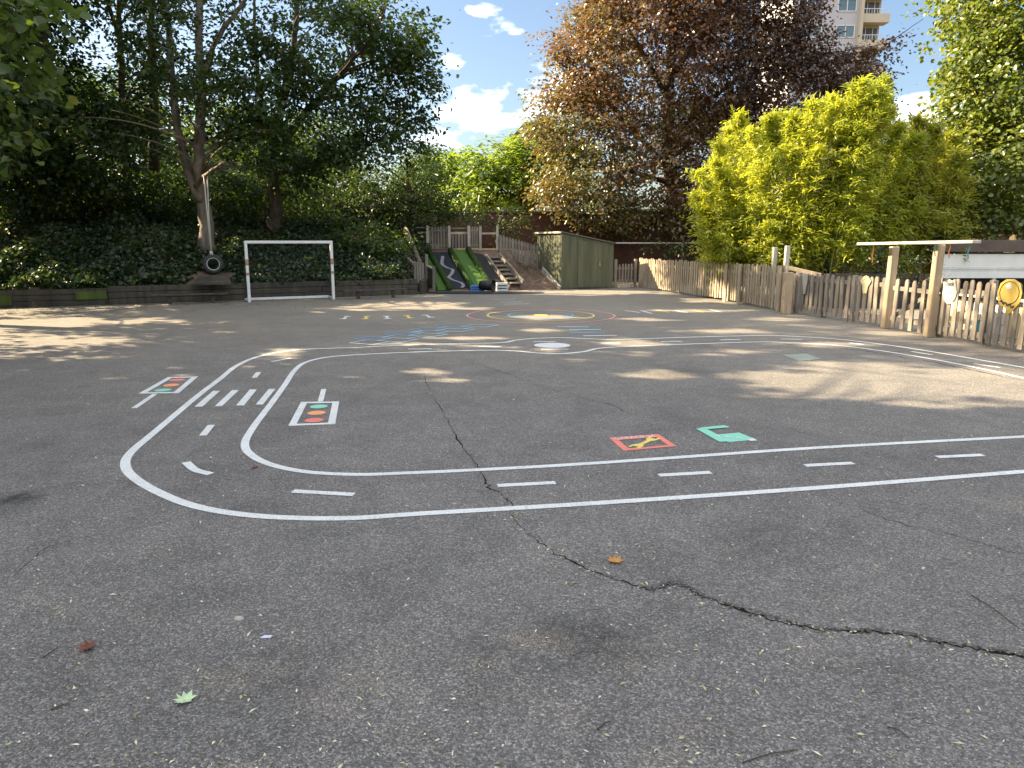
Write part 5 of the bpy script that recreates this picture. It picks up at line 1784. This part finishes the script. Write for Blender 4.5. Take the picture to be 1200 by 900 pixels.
# ------------------------------------------------------------------ bamboo
def bamboo(label, seed, spots, mat, lnf, dens):
    rng = np.random.default_rng(seed)
    root = thing('bamboo_clump', label, 'bamboo', (spots[0][0].x, spots[0][0].y, 0))
    P, NR, AX, VL = [], [], [], []
    for base, tip, nleaf in spots:
        mid = base.lerp(tip, .6)
        mid.z = base.z + (tip.z - base.z) * .88
        pts = bez(base, mid, tip, 10)
        MB().tube(pts, [.016 * (1 - .75 * i / 9) for i in range(10)], 6).build('culm', M['culm'], root, True)
        n = nleaf
        # side sprays of leaves: each spray is a short arching twig carrying leaves
        ns = max(6, n // 14)
        f = .16 + .84 * rng.random(ns) ** .8
        i0 = np.minimum((f * 9).astype(int), 8)
        fr = f * 9 - i0
        arr = np.array([list(p) for p in pts])
        c = arr[i0] * (1 - fr[:, None]) + arr[i0 + 1] * fr[:, None]
        dirs = rng.normal(size=(ns, 3)) * np.array([1, 1, .35]) + np.array([.2, -.2, .3]) + np.outer(f.clip(.45) - .45, [1.5, 0, 2.6])
        dirs /= np.linalg.norm(dirs, axis=1, keepdims=True)
        L = (.2 + .95 * rng.random(ns) ** 1.5) * (1.05 - .80 * f) + .06
        tone = rng.random() * .28 + rng.random(ns) * .42
        per = 14
        ti = np.repeat(np.arange(ns), per)
        u = rng.random(ns * per) ** .7
        p = c[ti] + dirs[ti] * (u * L[ti])[:, None]
        p[:, 2] -= .35 * (u ** 2) * L[ti]
        p += rng.normal(size=p.shape) * .035
        a = dirs[ti] * .8 + rng.normal(size=p.shape) * .55 + np.array([0, 0, -.35])
        nn = rng.normal(size=p.shape) * .6 + np.array([0, -.1, .9])
        nn /= np.linalg.norm(nn, axis=1, keepdims=True)
        P.append(p); AX.append(a); NR.append(nn)
        VL.append((tone[ti] + .3 * rng.random(len(ti))).clip(0, 1))
    P = np.concatenate(P); AX = np.concatenate(AX); NR = np.concatenate(NR); VL = np.concatenate(VL)
    fx = FA.x + (FC.x - FA.x) * (P[:, 1] - FA.y) / (FC.y - FA.y)
    k = ~((P[:, 0] < fx + .12) & (P[:, 2] < 1.12))
    P, AX, NR, VL = P[k], AX[k], NR[k], VL[k]
    s = .7 + .6 * rng.random(len(P))
    leaf_object('foliage', P, NR, AX, lnf * s, lnf * .24 * s, VL, mat, root)
    return root


rb = random.Random(31)
spots = []
tops = [(815, 210), (830, 190), (838, 165), (852, 150), (866, 128), (880, 140), (893, 150), (906, 138), (915, 120), (930, 128), (945, 112), (958, 118), (968, 108), (985, 118), (1000, 105), (1013, 96), (1024, 90), (1030, 110), (1040, 128), (1052, 140), (1060, 160), (1070, 150),
        (822, 240), (845, 205), (870, 190), (900, 180), (930, 175), (960, 165), (990, 160), (1015, 150), (860, 235), (890, 230), (920, 225), (950, 215), (980, 210), (1010, 200), (1035, 190), (835, 262), (870, 268), (905, 265), (940, 262), (975, 258), (1005, 250), (1040, 240), (1062, 215), (1075, 240), (812, 250), (820, 272), (832, 284), (846, 280), (858, 290), (874, 286), (890, 282), (825, 225), (815, 232), (850, 246), (868, 250), (885, 200), (910, 160), (950, 140), (1000, 130), (1020, 125), (1050, 190), (1034, 84), (1028, 92), (1040, 100), (1020, 100)]
for px, py in tops:
    py = py + (11 if py < 200 else 0)
    Y = rb.uniform(18.2, 20.8) if px > 870 else rb.uniform(19.6, 21.6)
    t = W(px + rb.uniform(-6, 6), py + rb.uniform(-12, 6), Y)
    bp = W(895 + (px - 940) * .68 + rb.uniform(-12, 12), 300, Y + .3)
    yb = Y + rb.uniform(0, .7)
    fx = FA.x + (FC.x - FA.x) * (yb - FA.y) / (FC.y - FA.y) + .45
    spots.append((V(max(bp.x + .35, fx + rb.uniform(0, .5)), yb, -.05), t, int(800 + 270 * max(0, t.z))))
bamboo('bright yellow green bamboo clump spilling over the pale picket fence', 33, spots, M['leaf_bamboo'], .145, 1)
spots = []
for px, py in ((1050, 150), (1072, 140), (1090, 150), (1110, 160), (1120, 180), (1125, 215), (1122, 245), (1075, 190), (1095, 235), (1055, 225), (1055, 175), (1075, 165), (1090, 172), (1105, 185), (1065, 205), (1085, 215), (1105, 225), (1060, 245), (1085, 250), (1100, 262), (1045, 262), (1112, 205)):
    Y = rb.uniform(19.0, 21.5)
    t = W(px, py, Y)
    bp = W(px - 8 + rb.uniform(-8, 8), 300, Y)
    spots.append((V(bp.x, Y + .3, -.05), t, int(900 + 260 * t.z)))
bamboo('duller olive bamboo clump between the bright bamboo and the maple', 34, spots, M['leaf_bamboo_dull'], .16, 1)
# hazy willow-like tree behind, maple on the right
T('willow_tree', 'soft olive tree far behind the bamboo, left of the maple', 'tree', 180, [([W(1090, 300, 33), W(1088, 240, 33), W(1085, 190, 33)], .14, .04)],
  [lobe(1088, 190, 44, 46, 33, 2.0), lobe(1060, 215, 40, 40, 33, 1.8), lobe(1110, 165, 26, 36, 33, 1.4)], 14, 18, .5, .22, .06, M['leaf_olive'], M['bark'], limbs=20, droop=.8)
mxb = W(1215, 300, 21.5)
T('maple_tree', 'large sunlit green maple rising behind the white shelter', 'tree', 181,
  [([V(mxb.x, 23, 0), W(1213, 220, 23), W(1205, 120, 23), W(1210, 20, 23), W(1215, -80, 23)], .27, .06), ([W(1210, 190, 23), W(1170, 140, 22), W(1140, 100, 21.6)], .11, .02), ([W(1208, 150, 23), W(1260, 80, 22.5), W(1290, 20, 22)], .11, .02)],
  [lobe(1185, 90, 62, 75, 21.5, 2.4), lobe(1155, 190, 42, 55, 21.2, 1.9), lobe(1205, 220, 60, 42, 20.8, 2.0), lobe(1180, 0, 60, 60, 22, 2.4), lobe(1250, 100, 80, 110, 22, 3.0), lobe(1140, 125, 28, 40, 21.6, 1.3), lobe(1220, -80, 90, 70, 22.5, 3.0), lobe(1122, 175, 14, 26, 21.4, .8), lobe(1165, 255, 40, 20, 20.8, 1.4), lobe(1128, 70, 16, 18, 21.6, .7), lobe(1150, 40, 22, 26, 21.8, 1.0)],
  34, 15, .33, .125, .105, M['leaf_maple'], M['bark'], limbs=60, hexa=True, droop=.3)
b = W(1075, 330, 17.6); b.z = -.05
T('variegated_shrub', 'silvery variegated shrub seen between the arch posts', 'shrub', 182, [([b, W(1078, 325, 17.6), W(1080, 305, 17.6)], .04, .01)],
  [lobe(1078, 316, 32, 22, 17.6, .7), lobe(1052, 332, 22, 20, 17.6, .6)], 9, 14, .2, .07, .035, M['leaf_silver'], M['bark'], limbs=12)
for i, (px, py, rx, ry, Y, lab, mt) in enumerate(((1030, 300, 42, 28, 18.4, 'green shrub behind the brown picket panel by the arch', 'leaf_mid'), (970, 300, 34, 24, 19.0, 'leafy green shrub at the foot of the bamboo', 'leaf_mid'), (1150, 282, 60, 14, 23.5, 'dark hedge behind the white shelter under the maple', 'leaf_dark'))):
    b = W(px, 320, Y); b.z = -.05
    T('green_shrub', lab, 'shrub', 190 + i, [([b, W(px, py, Y), W(px + 3, py - ry * .4, Y)], .05, .02)], [lobe(px, py, rx, ry, Y, .8), lobe(px - rx * .4, py + 8, rx * .6, ry * .7, Y, .6), lobe(px + rx * .4, py + 8, rx * .6, ry * .7, Y, .6)], 9, 14, .26, .10, .06, M[mt], M['bark'], limbs=14)
b = G(993, 377.5)
T('weed_tuft', 'small green weed growing at the foot of the brown picket panel', 'plant', 200, [([b, b + V(0, 0, .1), b + V(.01, 0, .16)], .006, .003)], [(b + V(0, 0, .09), .17, .10, .09), (b + V(.12, .0, .07), .12, .08, .06)], 60, 6, .06, .05, .02, M['leaf_weed'], M['bark'], limbs=8)
rs = random.Random(77)
for i, (px, py, s_) in enumerate(((608, 322, 1), (618, 318, .8), (626, 322, .9))):
    pt = on_bank(px, py)
    T('weed_tuft', ('dry weed tuft on the soil next to the steps', 'dry weed tuft on the soil midway between steps and shed', 'dry weed tuft on the soil nearest the shed board')[i], 'plant', 210 + i, [([pt, pt + V(0, 0, .1), pt + V(.02, 0, .2)], .006, .003)], [(pt + V(0, 0, .12), .2 * s_, .15, .12)], 40, 6, .08, .09, .02, M['leaf_olive'], M['bark'], limbs=6)
# far trees closing the view beyond the wall
ft = T('distant_tree', 'distant green tree beyond the wall, behind the bank trees', 'tree', 220, [([V(-24, 45, 0), V(-24, 45, 4), V(-23.8, 45, 8)], .25, .06)],
       [(V(-24, 45, 6), 5, 3.5, 4), (V(-20.5, 45, 5), 3.2, 3, 3.4), (V(-27.5, 45, 5), 3.2, 3, 3.4), (V(-23, 44, 9), 3, 3, 2.2)], 7, 20, .7, .30, .2, M['leaf_mid'], M['bark'], limbs=20)
tag(ft, group='distant trees beyond the wall')
far_labels = ['distant green tree seen through the gap under the broad sycamore', 'distant green tree behind the dark evergreen and the mast', 'distant green tree hidden deep behind the forked tree', 'distant green tree behind the olive bamboo and willow', 'distant green tree outside the frame past the maple', 'distant green tree outside the frame beyond the shelter', 'distant green tree standing alone past the end of the shelter']
for i, (x, y, rz, sc_l) in enumerate(((-13, 47, 1.1, .85), (-5.5, 50, 2.3, .70), (-18, 52, 4.0, 1.0), (24, 46, .5, .75), (31, 40, 2.0, .9), (38, 34, 3.3, .9), (28, 25, 5.1, .7))):
    c = ft.copy()
    COL.objects.link(c)
    c.location = (x, y, 0)
    c.rotation_euler = (0, 0, rz)
    c.scale = (sc_l,) * 3
    c['label'] = far_labels[i]
    for ch in ft.children:
        k = ch.copy()
        COL.objects.link(k)
        k.parent = c

# ------------------------------------------------------------------ sky and sun
world = bpy.data.worlds.new("World")
sc.world = world
world.use_nodes = True
nt = world.node_tree
bg = nt.nodes['Background']
sky = nt.nodes.new('ShaderNodeTexSky')
sky.sky_type = 'NISHITA'
sky.sun_disc = False
sky.sun_elevation = R(SUN_EL)
sky.sun_rotation = R(SUN_AZ)
sky.air_density = 1.0
sky.dust_density = 1.6
sky.ozone_density = 1.6


def wn(t, **kw):
    x = nt.nodes.new(t)
    for k, v in kw.items(): setattr(x, k, v)
    return x


def wm(op, a, b=0.0, cl=False):
    x = wn('ShaderNodeMath', operation=op, use_clamp=cl)
    for i, v in enumerate((a, b)):
        if isinstance(v, bpy.types.NodeSocket): nt.links.new(v, x.inputs[i])
        else: x.inputs[i].default_value = v
    return x.outputs[0]


tcw = wn('ShaderNodeTexCoord').outputs['Generated']


def dirpx(px, py): return ray(px, py).normalized()


nz = wn('ShaderNodeTexNoise')
nz.inputs['Scale'].default_value = 9
nz.inputs['Detail'].default_value = 7
nz.inputs['Roughness'].default_value = .58
mp_ = wn('ShaderNodeMapping')
mp_.inputs['Scale'].default_value = (1, 1, 2.2)
nt.links.new(tcw, mp_.inputs['Vector'])
nt.links.new(mp_.outputs[0], nz.inputs['Vector'])
nz3 = wn('ShaderNodeTexNoise')
nz3.inputs['Scale'].default_value = 34
nz3.inputs['Detail'].default_value = 6
nt.links.new(mp_.outputs[0], nz3.inputs['Vector'])
nzf = wm('ADD', wm('MULTIPLY', nz.outputs['Fac'], .55), wm('MULTIPLY', nz3.outputs['Fac'], .45))
acc = None
# cumulus at the places in the sky where the photograph shows them: direction, half width and half height in radians
for px, py, rx, ry in ((565, 128, .085, .028), (528, 72, .024, .013), (590, 34, .032, .012), (500, 165, .06, .022), (1062, 122, .045, .016), (640, 120, .06, .03), (560, 15, .02, .008), (1100, 140, .08, .02)):
    d0 = dirpx(px, py)
    rt_ = Vector((d0.y, -d0.x, 0)).normalized()
    u_ = rt_.cross(d0)
    terms = []
    for vec, r0 in ((rt_, rx), (u_, ry)):
        dp = wn('ShaderNodeVectorMath', operation='DOT_PRODUCT')
        nt.links.new(tcw, dp.inputs[0])
        dp.inputs[1].default_value = vec
        q = wm('DIVIDE', dp.outputs['Value'], r0)
        terms.append(wm('MULTIPLY', q, q))
    dp = wn('ShaderNodeVectorMath', operation='DOT_PRODUCT')
    nt.links.new(tcw, dp.inputs[0])
    dp.inputs[1].default_value = d0
    front = wm('GREATER_THAN', dp.outputs['Value'], 0)
    e = wm('MULTIPLY', wm('EXPONENT', wm('MULTIPLY', wm('ADD', terms[0], terms[1]), -.8)), front)
    acc = e if acc is None else wm('MAXIMUM', acc, e)
cm = wm('MULTIPLY', wm('SUBTRACT', wm('ADD', wm('MULTIPLY', acc, .62), wm('MULTIPLY', nzf, 2.1)), 1.36), 2.2, True)
# unseen bright cloud overhead and behind the camera, added as fill light
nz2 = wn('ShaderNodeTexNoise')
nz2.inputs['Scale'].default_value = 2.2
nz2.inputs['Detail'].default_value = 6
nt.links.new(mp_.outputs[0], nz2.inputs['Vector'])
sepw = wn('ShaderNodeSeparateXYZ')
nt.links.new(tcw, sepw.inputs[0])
fill_zone = wm('MULTIPLY', wm('SUBTRACT', wm('SUBTRACT', sepw.outputs['Z'], wm('MULTIPLY', sepw.outputs['Y'], .35)), .42), 2.6, True)
cm_fill = wm('MULTIPLY', wm('MULTIPLY', wm('SUBTRACT', nz2.outputs['Fac'], .36), 6.0, True), fill_zone)
cmask = wm('MAXIMUM', cm, cm_fill, True)
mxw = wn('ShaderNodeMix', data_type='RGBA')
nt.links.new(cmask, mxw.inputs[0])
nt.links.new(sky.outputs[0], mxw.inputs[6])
CLOUD = 11.5  # one brightness for the seen clouds and the added fill cloud
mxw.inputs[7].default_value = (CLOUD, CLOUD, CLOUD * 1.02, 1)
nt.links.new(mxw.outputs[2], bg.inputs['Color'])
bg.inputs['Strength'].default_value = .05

sl = bpy.data.lights.new('sun', 'SUN')
sl.energy = 5.0
sl.angle = R(.55)
sl.color = (1.0, .80, .52)
so = bpy.data.objects.new('sun', sl)
COL.objects.link(so)
so.location = (0, 0, 30)
sd_ = Vector((math.sin(R(SUN_AZ)) * math.cos(R(SUN_EL)), math.cos(R(SUN_AZ)) * math.cos(R(SUN_EL)), math.sin(R(SUN_EL))))
so.rotation_euler = sd_.to_track_quat('Z', 'Y').to_euler()

vs_ = sc.view_settings
vs_.view_transform = 'Standard'
vs_.look = 'None'
vs_.gamma = 1
vs_.use_curve_mapping = False
vs_.exposure = 2.15
sc.render.engine = 'CYCLES'
cy = sc.cycles
cy.use_denoising = True
cy.max_bounces = 6
cy.diffuse_bounces = 3
cy.glossy_bounces = 2
cy.transmission_bounces = 4
cy.transparent_max_bounces = 4
cy.sample_clamp_indirect = 6
cy.caustics_reflective = False
cy.caustics_refractive = False
